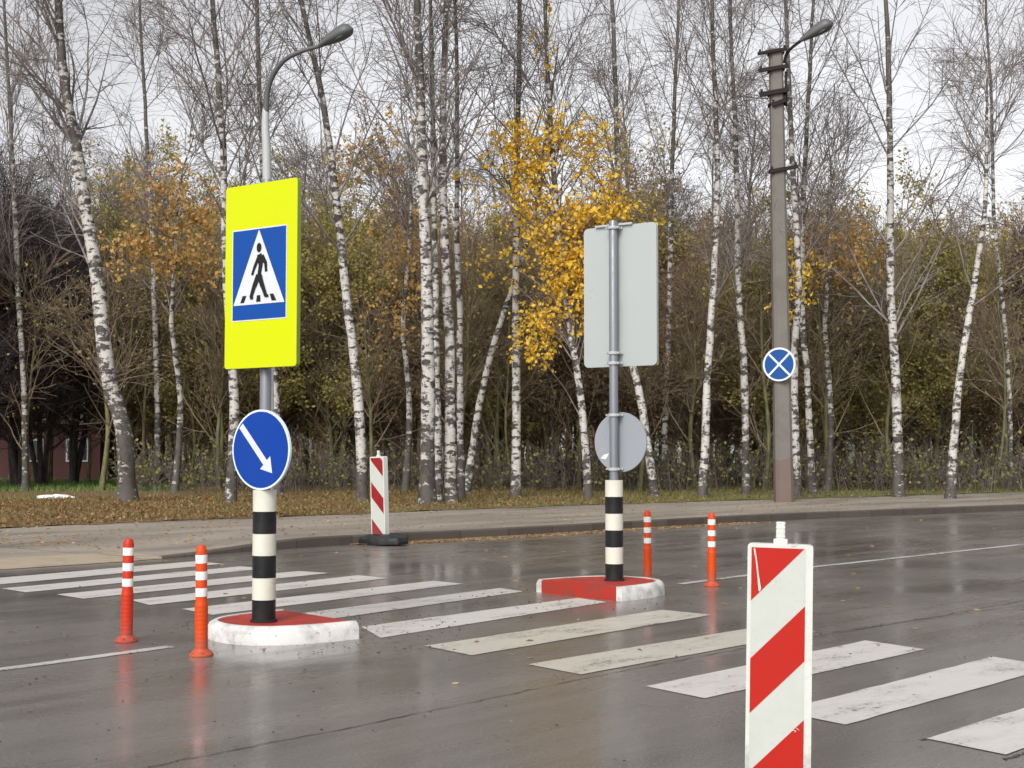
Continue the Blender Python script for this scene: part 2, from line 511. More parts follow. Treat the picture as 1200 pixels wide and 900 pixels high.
def add_slab_y(bm, pts, y0, y1):
    "outline pts (x,z) extruded along local Y; y0 is the front"
    a = [bm.verts.new((p[0], y0, p[1])) for p in pts]
    b = [bm.verts.new((p[0], y1, p[1])) for p in pts]
    n = len(pts)
    bm.faces.new(a); bm.faces.new(list(reversed(b)))
    for i in range(n):
        bm.faces.new([a[i], b[i], b[(i + 1) % n], a[(i + 1) % n]])

def add_lathe(bm, prof, segs=24, center=(0, 0), mi=0):
    rings = []
    for r, z in prof:
        if r <= 1e-5:
            rings.append([bm.verts.new((center[0], center[1], z))])
        else:
            rings.append([bm.verts.new((center[0] + r * math.cos(2 * math.pi * k / segs),
                                        center[1] + r * math.sin(2 * math.pi * k / segs), z)) for k in range(segs)])
    for a, b in zip(rings[:-1], rings[1:]):
        for k in range(segs):
            k2 = (k + 1) % segs
            if len(a) == 1 and len(b) == 1:
                continue
            if len(a) == 1:
                f = bm.faces.new([a[0], b[k], b[k2]])
            elif len(b) == 1:
                f = bm.faces.new([a[k], a[k2], b[0]])
            else:
                f = bm.faces.new([a[k], a[k2], b[k2], b[k]])
            f.material_index = mi
    if len(rings[0]) > 1:
        bm.faces.new(list(reversed(rings[0]))).material_index = mi
    if len(rings[-1]) > 1:
        bm.faces.new(rings[-1]).material_index = mi

def tube_arrays(P, Rr, sides=3):
    "P (N,K,3), Rr (N,K) -> vertices and quads of N tubes"
    N, K, _ = P.shape
    T = np.empty_like(P)
    T[:, 1:-1] = P[:, 2:] - P[:, :-2]
    T[:, 0] = P[:, 1] - P[:, 0]
    T[:, -1] = P[:, -1] - P[:, -2]
    T /= np.linalg.norm(T, axis=2, keepdims=True) + 1e-9
    ref = np.zeros((N, 1, 3)); ref[..., 0] = 1.0
    steep = np.abs(T[:, :1, 0]) > 0.85
    ref[steep] = (0, 1, 0)
    ref = np.broadcast_to(ref, T.shape)
    U = np.cross(T, ref); U /= np.linalg.norm(U, axis=2, keepdims=True) + 1e-9
    V = np.cross(T, U)
    ang = np.arange(sides) * 2 * np.pi / sides
    ring = (U[:, :, None] * np.cos(ang)[None, None, :, None] + V[:, :, None] * np.sin(ang)[None, None, :, None])
    verts = P[:, :, None] + ring * Rr[:, :, None, None]
    verts = verts.reshape(-1, 3)
    base = (np.arange(N) * K * sides)[:, None, None]
    k = (np.arange(K - 1) * sides)[None, :, None]
    s = np.arange(sides)[None, None, :]
    s2 = (s + 1) % sides
    a = base + k + s; b = base + k + s2
    q = np.stack([a, b, b + sides, a + sides], axis=-1).reshape(-1, 4)
    return verts, q

def mesh_from(name, parts, material, smooth_it=True):
    "parts: list of (verts, quads)"
    vs, qs, off = [], [], 0
    for v, q in parts:
        vs.append(v); qs.append(q + off); off += len(v)
    v = np.concatenate(vs).astype(np.float32); q = np.concatenate(qs).astype(np.int32)
    me = bpy.data.meshes.new(name)
    me.vertices.add(len(v)); me.vertices.foreach_set("co", v.ravel())
    me.loops.add(len(q) * 4); me.loops.foreach_set("vertex_index", q.ravel())
    me.polygons.add(len(q))
    me.polygons.foreach_set("loop_start", np.arange(len(q), dtype=np.int32) * 4)
    me.polygons.foreach_set("loop_total", np.full(len(q), 4, dtype=np.int32))
    if smooth_it:
        me.polygons.foreach_set("use_smooth", np.ones(len(q), dtype=bool))
    me.update(calc_edges=True)
    me.materials.append(MATS[material])
    return me

def tube_obj(name, pts, radii, material, parent=None, sides=10, cap=True):
    P = np.array([[tuple(p) for p in pts]], dtype=float)
    if np.isscalar(radii): radii = [radii] * len(pts)
    Rr = np.array([radii], dtype=float)
    if cap:
        d0 = P[:, :1] - (P[:, 1:2] - P[:, :1]) * 1e-3
        d1 = P[:, -1:] + (P[:, -1:] - P[:, -2:-1]) * 1e-3
        P = np.concatenate([d0, P, d1], axis=1)
        Rr = np.concatenate([[[1e-4]], Rr, [[1e-4]]], axis=1)
    v, q = tube_arrays(P, Rr, sides)
    me = mesh_from(name, [(v, q)], material)
    return make_obj(name, me, parent)

def spline(pts, n):
    "Catmull-Rom through pts"
    pts = [np.array(p, dtype=float) for p in pts]
    P = [2 * pts[0] - pts[1]] + pts + [2 * pts[-1] - pts[-2]]
    out = []
    m = len(pts) - 1
    for i in range(n):
        s = i / (n - 1) * m
        k = min(int(s), m - 1); u = s - k
        a, b, c, d = P[k], P[k + 1], P[k + 2], P[k + 3]
        out.append(0.5 * ((2 * b) + (c - a) * u + (2 * a - 5 * b + 4 * c - d) * u * u + (3 * b - a - 3 * c + d) * u ** 3))
    return np.array(out)

# ------------------------------------------------------------------ setting: ground, road, pavement
def sheet(name, polys, z, material):
    bm = bmesh.new()
    for poly in polys:
        bm.faces.new([bm.verts.new((p[0], p[1], z)) for p in poly])
    o = bm_obj(name, bm, material, shade=False)
    return o

def flat_up(o):
    me = o.data
    for f in me.polygons:
        if f.normal.z < 0:
            f.flip()

g0 = sheet("ground", [[(-1500, -1500), (1500, -1500), (1500, 1500), (-1500, 1500)]], -0.06, "field_ground")
flat_up(g0); tag(g0, kind="structure")

kp = [G(0, 668), G(190, 655), G(370, 641), G(600, 628.5), G(900, 611), G(1200, 598)]
kdir0 = (kp[1] - kp[0]).normalized(); kdir1 = (kp[-1] - kp[-2]).normalized()
kp = [kp[0] - RD * 70, kp[0] - RD * 14] + kp + [kp[-1] + kdir1 * 25, kp[-1] + kdir1 * 90]
KER = spline(kp, 160)
def normals2d(P):
    T = np.gradient(P, axis=0); T[:, 2] = 0
    T /= np.linalg.norm(T, axis=1, keepdims=True)
    return np.stack([-T[:, 1], T[:, 0], np.zeros(len(P))], axis=1)
KN = normals2d(KER)
# kerb height: dropped at the crossing on the left, full height from there to the right
def kerb_h(p):
    s = (p[0] + 4.7) / 2.0
    s = min(max(s, 0.0), 1.0)
    s = s * s * (3 - 2 * s)
    left = min(max((-p[0] - 12) / 3.0, 0), 1)
    return 0.02 + 0.115 * max(s, left)
KH = np.array([kerb_h(p) for p in KER])

def strip(name, offs, material, n_sub=1, kind="structure"):
    "offs: list of (offset from kerb line, function height(i))"
    bm = bmesh.new()
    rows = []
    for i in range(len(KER)):
        rows.append([bm.verts.new((KER[i][0] + KN[i][0] * d, KER[i][1] + KN[i][1] * d, z(i))) for d, z in offs])
    for a, b in zip(rows[:-1], rows[1:]):
        for k in range(len(offs) - 1):
            bm.faces.new([a[k], b[k], b[k + 1], a[k + 1]])
    o = bm_obj(name, bm, material)
    flat_up(o)
    if kind: tag(o, kind=kind)
    return o

# carriageway
NEARV = Vector(G(400, 639)).dot(RN) - 17.5
bm = bmesh.new(); rows = []
for i in range(len(KER)):
    k3 = Vector(KER[i]); far = k3.dot(RN); along = k3.dot(RD)
    rows.append([bm.verts.new((*(RD * along + RN * (far + (NEARV - far) * u)).xy, 0.0)) for u in (0, 0.33, 0.66, 1)])
for a, b in zip(rows[:-1], rows[1:]):
    for k in range(3):
        bm.faces.new([a[k], b[k], b[k + 1], a[k + 1]])
o = bm_obj("road", bm, "wet_asphalt", shade=False); flat_up(o); tag(o, kind="structure")
# kerbs
strip("kerb", [(0.0, lambda i: -0.03), (0.004, lambda i: KH[i] - 0.015), (0.02, lambda i: KH[i]), (0.16, lambda i: KH[i] + 0.002), (0.162, lambda i: -0.03)], "kerb_concrete")
for nm, prof, m_ in (("near_kerb", [(-0.16, -0.03), (-0.15, 0.12), (-0.02, 0.12), (0.0, -0.03)], "kerb_concrete"),
                     ("near_verge", [(-70.0, 0.05), (-20.0, 0.08), (-0.162, 0.10)], "leafy_verge")):
    bm = bmesh.new(); rows = []
    for al in np.linspace(-75, 175, 60):
        rows.append([bm.verts.new((*(RD * float(al) + RN * (NEARV + v_)).xy, z_)) for v_, z_ in prof])
    for a, b in zip(rows[:-1], rows[1:]):
        for k in range(len(prof) - 1):
            bm.faces.new([a[k], b[k], b[k + 1], a[k + 1]])
    o = bm_obj(nm, bm, m_, shade=False); flat_up(o); tag(o, kind="structure")
# pavement
strip("pavement", [(0.164, lambda i: KH[i] - 0.006), (1.3, lambda i: max(KH[i], 0.07) - 0.004), (3.0, lambda i: 0.128), (5.6, lambda i: 0.135)], "pavement_asphalt")

# pale dropped kerb ramp at the far end of the crossing
bm = bmesh.new()
rp = []
for i in range(len(KER)):
    p = KER[i]
    if -11.5 < p[0] < -4.45:
        rp.append(i)
rows = []
for i in rp:
    rows.append([bm.verts.new((KER[i][0] + KN[i][0] * d, KER[i][1] + KN[i][1] * d, z)) for d, z in ((0.0, 0.006), (0.01, KH[i] + 0.006), (0.85, max(KH[i], 0.055) + 0.006), (0.86, -0.02))])
for a, b in zip(rows[:-1], rows[1:]):
    for k in range(3):
        bm.faces.new([a[k], b[k], b[k + 1], a[k + 1]])
o = bm_obj("crossing_ramp", bm, "ramp_concrete"); flat_up(o); tag(o, kind="structure")

# verge and woodland floor: gently uneven
def verge_z(x, y, d):
    return 0.13 + (0.03 * math.sin(x * 0.9 + 1.3) * math.cos(y * 0.7) + 0.05 * math.sin(x * 0.21) * math.sin(y * 0.17 + 2)) * min(max(d - 5.6, 0) / 2.0, 1)
bm = bmesh.new()
offs = [5.602, 5.9, 6.4, 7, 7.8, 8.6, 9.5, 10.5, 12, 14, 16, 19, 22, 26, 32, 40, 52, 70, 100, 160, 300]
rows = []
for i in range(len(KER)):
    row = []
    for d in offs:
        wob = 0.0 if d > 5.8 else 0.18 * math.sin(i * 1.7) + 0.12 * math.sin(i * 0.6)
        dd = d + wob
        # the outermost rows fan straight out
        n = KN[i] if d < 60 else np.array([RN.x, RN.y, 0])
        x = KER[i][0] + n[0] * dd; y = KER[i][1] + n[1] * dd
        z = verge_z(x, y, d) + (0.012 if d < 5.8 else 0)
        row.append(bm.verts.new((x, y, z)))
    rows.append(row)
for a, b in zip(rows[:-1], rows[1:]):
    for k in range(len(offs) - 1):
        bm.faces.new([a[k], b[k], b[k + 1], a[k + 1]])
o = bm_obj("leafy_verge", bm, "leafy_verge"); flat_up(o); tag(o, kind="structure")

# road markings
def quad_strip_mesh(name, quads, z, material, sub=10, jag=0.0):
    bm = bmesh.new()
    for q in quads:
        a, b, c, d = [Vector((p.x, p.y, z)) for p in q]     # a->b near/lower edge? (left-top, right-top, right-bottom, left-bottom)
        top, bot = [], []
        for k in range(sub + 1):
            u = k / sub
            j1 = random.uniform(-jag, jag); j2 = random.uniform(-jag, jag)
            t0 = a.lerp(b, u); b0 = d.lerp(c, u)
            n = (t0 - b0).normalized()
            top.append(bm.verts.new(t0 + n * j1)); bot.append(bm.verts.new(b0 + n * j2))
        for k in range(sub):
            bm.faces.new([bot[k], bot[k + 1], top[k + 1], top[k]])
    o = bm_obj(name, bm, material, shade=False)
    flat_up(o)
    return tag(o, kind="structure")

S = [
    [(-30, 680), (228, 658), (262, 661), (-20, 687)],
    [(2, 690), (282, 664), (312, 666.5), (30, 694.5)],
    [(66, 697), (350, 669.5), (386, 672), (97, 702)],
    [(153, 703.5), (420, 674.5), (455, 678), (175, 709.5)],
    [(213, 714), (508, 681), (543, 684.5), (249, 721)],
    [(330, 722), (585, 689.5), (614, 693.5), (372, 728)],
    [(423, 735), (677, 701), (712, 706), (446, 748)],
    [(498, 757.5), (776, 715), (834, 721), (553, 768.5)],
    [(618, 779), (905, 732.5), (955, 741), (681, 791)],
    [(757, 805), (1014, 751), (1084, 761.5), (826, 819)],
    [(912, 834), (1163, 770), (1236, 782), (991, 850)],
    [(1085, 866), (1330, 790), (1420, 806), (1178, 885)],
]
for k, s in enumerate(S):
    q = [G(*p) for p in s]
    quad_strip_mesh("crossing_stripe", [q], 0.004, "stripe_paint_yellowed" if k in (7, 8) else "stripe_paint", 14, 0.006)

def line_quads(a, b, w):
    n = Vector((-(b - a).y, (b - a).x, 0)).normalized() * w / 2
    return [a + n, b + n, b - n, a - n]
lp = [G(-60, 794), G(0, 785), G(100, 771), G(200, 758)]
ex = lp[0] - (lp[2] - lp[0]).normalized() * 20
quad_strip_mesh("centre_line", [line_quads(a, b, 0.11) for a, b in ((lp[1], lp[3]),)], 0.004, "line_paint", 14, 0.006)
quad_strip_mesh("centre_line", [line_quads(lp[1] + (lp[1] - lp[3]).normalized() * 30, lp[1], 0.11)], 0.004, "line_paint", 14, 0.006)
rp2 = [G(797, 684.5), G(950, 665), G(1200, 638)]
quad_strip_mesh("centre_line", [line_quads(rp2[0], rp2[1], 0.11)], 0.004, "line_paint", 14, 0.006)
quad_strip_mesh("centre_line", [line_quads(rp2[1], rp2[2], 0.11), line_quads(rp2[2], rp2[2] + (rp2[2] - rp2[1]) * 4, 0.11)], 0.0042, "line_paint", 14, 0.006)

# tarred seam along the lane and a finer crack
def crack(name, pts, w, n=60, amp=0.02):
    P = spline([tuple(G(*p)) for p in pts], n)
    bm = bmesh.new(); rows = []
    N = normals2d(P)
    for i in range(n):
        j = random.uniform(-amp, amp); ww = w * random.uniform(0.3, 1.3)
        c = P[i] + N[i] * j
        rows.append([bm.verts.new((*(c + N[i] * ww)[:2], 0.003)), bm.verts.new((*(c - N[i] * ww)[:2], 0.003))])
    for a, b in zip(rows[:-1], rows[1:]):
        bm.faces.new([a[0], a[1], b[1], b[0]])
    o = bm_obj(name, bm, "seam_tar", shade=False); flat_up(o); tag(o, kind="structure")
crack("road_seam", [(150, 905), (233, 887), (400, 855), (560, 822), (677, 797), (830, 768), (960, 745), (1200, 709), (1400, 683)], 0.005, 110, 0.012)
crack("road_crack", [(940, 742), (1000, 738), (1100, 722), (1200, 704)], 0.006, 60, 0.02)
crack("road_crack", [(1080, 868), (1120, 858), (1160, 846)], 0.010, 30, 0.015)
crack("road_crack", [(1175, 890), (1200, 884), (1260, 868)], 0.010, 30, 0.015)

# ------------------------------------------------------------------ traffic islands
def d_outline(hw, ln, n=22, inset=0.0, power=2.6):
    "flat side on x=0 running along y, nose towards -x"
    pts = []
    for k in range(n + 1):
        a = -math.pi / 2 + math.pi * k / n
        c, s = math.cos(a), math.sin(a)
        x = -(abs(c) ** (2 / power)) * (ln - inset)
        y = math.copysign(abs(s) ** (2 / power), s) * (hw - inset)
        pts.append((x, y))
    return pts     # from (0,-hw) round the nose to (0,hw)

def island(center, ang, label, hw=0.62, ln=1.02, white_tip=False):
    t = thing("traffic_island", label, "traffic island", (center.x, center.y, 0), ang, "painted traffic islands at the crossing")
    h = 0.13
    # kerb ring (white), round the nose
    bm = bmesh.new()
    out = d_outline(hw, ln); inn = d_outline(hw, ln, inset=0.075)
    prof = [(0.0, 0.0), (0.05, h * 0.66), (0.3, h * 0.90), (0.6, h), (1.0, h), (1.0, 0.0)]
    rings = []
    for (a, b) in zip(out, inn):
        jj = random.uniform(-0.005, 0.005)
        rings.append([bm.verts.new((a[0] + (b[0] - a[0]) * u - jj, a[1] + (b[1] - a[1]) * u, z)) for u, z in prof])
    for a, b in zip(rings[:-1], rings[1:]):
        for k in range(len(prof) - 1):
            bm.faces.new([a[k], a[k + 1], b[k + 1], b[k]])
    bm.faces.new(rings[0]); bm.faces.new(list(reversed(rings[-1])))
    bm_obj("kerb", bm, "white_kerb_paint", t)
    # red body
    bm = bmesh.new()
    inn2 = d_outline(hw, ln, inset=0.077)
    top = [(x, y) for x, y in inn2]
    poly = [(0.012, -hw + 0.085)] + top + [(0.012, hw - 0.085)]
    add_prism(bm, poly, 0.0, h - 0.006)
    bmesh.ops.bevel(bm, geom=[e for e in bm.edges if all(abs(v.co.z - (h - 0.006)) < 1e-4 for v in e.verts)], offset=0.012, segments=2, affect='EDGES')
    bm_obj("paving", bm, "red_paint", t)
    return t

ANG = math.atan2(RD.y, RD.x)
P1 = Vector((-1.845, 10.3, 0)); P2 = Vector((1.0, 13.52, 0))
c1 = Vector((-1.50, 10.68, 0)); c2 = Vector((0.63, 13.22, 0))
island(c1, ANG - R(4), "red topped island with rounded white nose under the yellow crossing sign", 0.55, 0.86)
isl2 = island(c2, ANG + math.pi - R(4), "red topped island with red flat face under the grey backed sign", 0.58, 0.95)

# ------------------------------------------------------------------ sign posts
SA = R(-35)      # board heading: the front (local -Y) looks left and towards the camera

def banded_sleeve(t, r=0.088, z0=0.0, bh=0.163, n=6):
    for k in range(n):
        bm = bmesh.new()
        add_lathe(bm, [(r, z0 + k * bh + 0.001), (r, z0 + (k + 1) * bh - 0.001)], 28)
        o = bm_obj("band", bm, "black_band" if k % 2 == 0 else "white_band", t)
        o['label'] = "black painted band" if k % 2 == 0 else "white painted band"

def disc_pts(r, n=48, cx=0, cz=0):
    return [(cx + r * math.cos(2 * math.pi * k / n), cz + r * math.sin(2 * math.pi * k / n)) for k in range(n)]

def rounded_rect(w, h, r, n=6):
    pts = []
    for (cx, cz, a0) in ((w / 2 - r, h / 2 - r, 0), (-w / 2 + r, h / 2 - r, 90), (-w / 2 + r, -h / 2 + r, 180), (w / 2 - r, -h / 2 + r, 270)):
        for k in range(n + 1):
            a = R(a0 + 90 * k / n)
            pts.append((cx + r * math.cos(a), cz + r * math.sin(a)))
    return pts

def stroke(p, q, w0, w1):
    p = Vector(p); q = Vector(q); d = (q - p).normalized(); n = Vector((-d.y, d.x))
    return [tuple(p + n * w0 / 2), tuple(p - n * w0 / 2), tuple(q - n * w1 / 2), tuple(q + n * w1 / 2)]

def sign_post(loc, label, ox, board_w, board_h, zc_board, zc_disc, disc_r, has_front):
    t = thing("sign_post", label, "road sign", (loc.x, loc.y, 0.125), SA, "sign posts on the two islands")
    banded_sleeve(t)
    top = zc_board + board_h / 2 + 0.03
    bm = bmesh.new()
    add_lathe(bm, [(0.043, 0.97), (0.043, top), (0.037, top + 0.012), (0.0, top + 0.016)], 24)
    bm_obj("post", bm, "galvanised_steel", t)
    bm = bmesh.new()
    add_lathe(bm, [(0.10, 0.0), (0.10, 0.012), (0.089, 0.016)], 24)
    bm_obj("base_flange", bm, "dark_iron", t)
    sgn = -1.0 if has_front else 1.0      # which side of the post carries the boards
    fy = sgn * 0.062
    # rectangular board: a shallow box, face on the outer side
    bm = bmesh.new()
    pts = [(x + ox, z + zc_board) for x, z in rounded_rect(board_w, board_h, 0.025 if has_front else 0.05)]
    ya, yb = (fy, fy - 0.035) if has_front else (fy, fy + 0.035)
    add_slab_y(bm, pts, min(ya, yb), max(ya, yb))
    board = bm_obj("crossing_board", bm, "frame_side" if has_front else "sign_back", t)
    board['label'] = "yellow board with crossing symbol" if has_front else "plain pale grey board back"
    yf = fy - 0.035 if has_front else fy + 0.035
    s = -1 if has_front else 1
    # front film and symbols (the turned-away board carries them too, on its hidden face)
    def film(name, polys, m, k, parent=board):
        bm = bmesh.new()
        for pl in polys:
            y = yf + s * 0.002 * k
            vs = [bm.verts.new(((x if has_front else -x) + ox, y, z + zc_board)) for x, z in pl]
            bm.faces.new(vs)
        me_o = bm_obj(name, bm, m, parent, shade=False)
        for f in me_o.data.polygons:
            if f.normal.y * s < 0: f.flip()
        return me_o
    W2, H2 = board_w / 2, board_h / 2
    film("yellow_field", [rounded_rect(board_w - 0.004, board_h - 0.004, 0.025)], "yellow_film", 1)
    # photo pixels of the enlarged view -> board coordinates
    def C(x, y):
        u = (x - (78 - (y - 95) * 0.026)) / 345.0
        v = (y - (78 + (u - 0.5) * -38 * (1 - (y - 78) / 855.0))) / 855.0
        return ((u - 0.5) * board_w, (0.5 - v) * board_h)
    bw, bh_ = 0.735 * board_w, 0.487 * board_h
    cx, cz = -0.012, board_h * (0.5 - 0.4935)
    rect = lambda w, h, ox=0, oz=0: [(cx + ox - w / 2, cz + oz - h / 2), (cx + ox + w / 2, cz + oz - h / 2), (cx + ox + w / 2, cz + oz + h / 2), (cx + ox - w / 2, cz + oz + h / 2)]
    film("symbol_border", [rect(bw + 0.02, bh_ + 0.02)], "white_film", 2)
    film("blue_panel", [rect(bw, bh_)], "blue_film", 3)
    tw = bw * 0.965; tz0 = cz - bh_ / 2 + bh_ * 0.165; tz1 = cz + bh_ / 2 - 0.012
    film("white_triangle", [[(cx - tw / 2, tz0), (cx + tw / 2, tz0), (cx + 0.004, tz1), (cx - 0.004, tz1)]], "white_film", 4)
    th = tz1 - tz0
    Q = lambda a, b: (cx + a * tw / 2, tz0 + b * th)          # a in -1..1, b in 0..1
    polys = []
    polys.append([(Q(0.01, 0.765)[0] + 0.026 * math.cos(k * math.pi / 8), Q(0, 0.765)[1] + 0.036 * math.sin(k * math.pi / 8)) for k in range(16)])
    def st(a, b, w0, w1): polys.append(stroke(Q(*a), Q(*b), w0 * 1.2, w1 * 1.25))
    polys.append([Q(-0.07, 0.66), Q(0.10, 0.69), Q(0.20, 0.61), Q(0.10, 0.40), Q(-0.06, 0.36), Q(0.0, 0.52)])
    st((0.13, 0.65), (0.27, 0.55), 0.030, 0.026); st((0.27, 0.56), (0.30, 0.43), 0.026, 0.020)
    st((-0.02, 0.62), (-0.16, 0.50), 0.026, 0.022); st((-0.15, 0.51), (-0.25, 0.40), 0.022, 0.018)
    st((0.0, 0.39), (-0.16, 0.24), 0.042, 0.034); st((-0.15, 0.26), (-0.29, 0.09), 0.034, 0.026)
    st((0.04, 0.39), (0.16, 0.24), 0.042, 0.034); st((0.155, 0.26), (0.30, 0.10), 0.034, 0.026)
    st((-0.31, 0.095), (-0.20, 0.085), 0.02, 0.016); st((0.28, 0.105), (0.40, 0.10), 0.02, 0.016)
    walker = [p for p in polys]
    for k, pl in enumerate(walker):      # 0.3 mm apart so that overlapping limbs never share a plane
        pass
    bm = bmesh.new()
    for k, pl in enumerate(walker):
        y = yf + s * (0.010 + 0.0004 * k)
        bm.faces.new([bm.verts.new(((x if has_front else -x) + ox, y, z + zc_board)) for x, z in pl])
    w_o = bm_obj("walking_figure", bm, "black_film", board, shade=False)
    for f in w_o.data.polygons:
        if f.normal.y * s < 0: f.flip()
    for bar in ([Q(-0.72, 0.03), Q(-0.57, 0.03), Q(-0.47, 0.125), Q(-0.62, 0.125)],
                [Q(-0.09, 0.03), Q(0.09, 0.03), Q(0.07, 0.12), Q(-0.06, 0.12)],
                [Q(0.52, 0.03), Q(0.70, 0.03), Q(0.58, 0.125), Q(0.44, 0.125)]):
        film("crossing_bar", [bar], "black_film", 5)
    # round board
    bm = bmesh.new()
    add_slab_y(bm, disc_pts(disc_r, 48, ox, zc_disc), min(fy, fy + s * 0.02), max(fy, fy + s * 0.02))
    disc = bm_obj("arrow_disc", bm, "pale_blue_film" if has_front else "sign_back_blue", t)
    disc['label'] = "round blue board with white arrow" if has_front else "round grey board back"
    yd = fy + s * 0.02
    def film2(name, polys, m, k):
        bm = bmesh.new()
        for pl in polys:
            bm.faces.new([bm.verts.new(((x if has_front else -x) + ox, yd + s * 0.002 * k, z + zc_disc)) for x, z in pl])
        o2 = bm_obj(name, bm, m, disc, shade=False)
        for f in o2.data.polygons:
            if f.normal.y * s < 0: f.flip()
    film2("blue_face", [disc_pts(disc_r * 0.95)], "deep_blue_film", 1)
    # arrow from upper left to lower right
    a = Vector((-0.68, 0.60)) * disc_r; b = Vector((0.42, -0.58)) * disc_r
    d = (b - a).normalized(); n = Vector((-d.y, d.x))
    hb = b - d * 0.36 * disc_r
    sh = 0.085 * disc_r; hd = 0.235 * disc_r
    film2("white_arrow", [[tuple(a + n * sh), tuple(a - n * sh), tuple(hb - n * sh), tuple(hb - n * hd), tuple(b), tuple(hb + n * hd), tuple(hb + n * sh)]], "white_film", 2)
    # clamps and rails on the post side
    for zz in (zc_board + board_h / 2 - 0.03, zc_board - board_h / 2 + 0.13, zc_board - board_h / 2 + 0.03, zc_disc + disc_r - 0.03, zc_disc - disc_r + 0.03):
        bm = bmesh.new()
        add_lathe(bm, [(0.056, zz - 0.014), (0.058, zz), (0.056, zz + 0.014)], 20)
        add_box(bm, (0, sgn * 0.052, zz), (0.15, 0.012, 0.024), 0.003)
        for sx in (-1, 1):
            add_box(bm, (sx * 0.066, -sgn * 0.004, zz), (0.02, 0.05, 0.018), 0.003)
        bm_obj("clamp", bm, "pale_metal", t)
    if not has_front:
        bm = bmesh.new()
        add_box(bm, (-0.02, 0.045, zc_board + board_h / 2 + 0.006), (0.42, 0.022, 0.022), 0.004)
        bm_obj("top_rail", bm, "pale_metal", t)
        bm = bmesh.new()
        add_slab_y(bm, [(-0.19, zc_disc - 0.16), (-0.13, zc_disc - 0.17), (-0.09, zc_disc - 0.11), (-0.15, zc_disc - 0.125)], fy - 0.002, fy - 0.0008)
        bm_obj("sticker_scrap", bm, "reflective_white", t)
    return t

s1 = 158.0
sp1 = sign_post(P1, "sign post with yellow pedestrian crossing board and blue arrow disc", 0.035, 0.75, 1.385, 2.70 - 0.125, 1.40 - 0.125, 0.298, True)
sp2 = sign_post(P2, "sign post seen from behind with plain grey board and grey disc", 0.035, 0.83, 1.40, 2.92 - 0.125, 1.475 - 0.125, 0.295, False)

# ------------------------------------------------------------------ flexible delineator posts
def flex_post(loc, label, m, lean=(0, 0), h=0.75):
    t = thing("flexible_post", label, "delineator post", (loc.x, loc.y, 0.002), random.uniform(0, 1), "orange flexible posts beside the islands")
    t.rotation_euler = (lean[0], lean[1], random.uniform(0, 3))
    bm = bmesh.new()
    add_lathe(bm, [(0.082, 0.0), (0.082, 0.010), (0.070, 0.022), (0.050, 0.040), (0.047, 0.046)], 24)
    for k in range(6):
        a = k * math.pi / 3
        add_lathe(bm, [(0.012, 0.012), (0.012, 0.028), (0.0, 0.030)], 8, (0.066 * math.cos(a), 0.066 * math.sin(a)))
    bm_obj("base", bm, m, t)
    bm = bmesh.new()
    prof = [(0.046, 0.040)]
    z = 0.06
    while z < h * 0.45:                       # ribbed lower tube
        prof += [(0.0440, z), (0.0455, z + 0.008), (0.0440, z + 0.016)]
        z += 0.03
    prof += [(0.041, h * 0.48), (0.0385, h * 0.50), (0.0385, h - 0.045), (0.036, h - 0.03), (0.026, h - 0.006), (0.012, h), (0.0, h)]
    add_lathe(bm, prof, 24)
    bm_obj("tube", bm, m, t)
    for k in range(3):
        z0 = h * (0.535 + 0.150 * k)
        bm = bmesh.new()
        add_lathe(bm, [(0.0385, z0 - 0.001), (0.0405, z0), (0.0405, z0 + h * 0.074), (0.0385, z0 + h * 0.074 + 0.001)], 24)
        bm_obj("reflective_band", bm, "reflective_white", t)
    return t
flex_post(G(148, 752), "red flexible post with pale bands, leftmost of the four", "red_plastic", (0.005, 0.01))
flex_post(G(236, 768.5), "bright orange flexible post next to the yellow crossing sign's island", "orange_plastic", (0, -0.012))
flex_post(G(759, 681), "orange flexible post directly behind the grey backed sign's island", "orange_plastic", (0, 0.0))
flex_post(G(834, 687), "orange flexible post, rightmost of the four, clear of the island", "orange_plastic", (0.006, -0.005))

# ------------------------------------------------------------------ guide beacons (red and white panels)
def clip_poly(poly, x0, x1, z0, z1):
    def cut(pl, ax, lim, keep_less):
        out = []
        for i in range(len(pl)):
            p, q = pl[i], pl[(i + 1) % len(pl)]
            pi = (p[ax] <= lim) if keep_less else (p[ax] >= lim)
            qi = (q[ax] <= lim) if keep_less else (q[ax] >= lim)
            if pi: out.append(p)
            if pi != qi:
                u = (lim - p[ax]) / (q[ax] - p[ax])
                out.append((p[0] + (q[0] - p[0]) * u, p[1] + (q[1] - p[1]) * u))
        return out
    for ax, lim, kl in ((0, x0, False), (0, x1, True), (1, z0, False), (1, z1, True)):
        poly = cut(poly, ax, lim, kl)
        if not poly: return None
    return poly

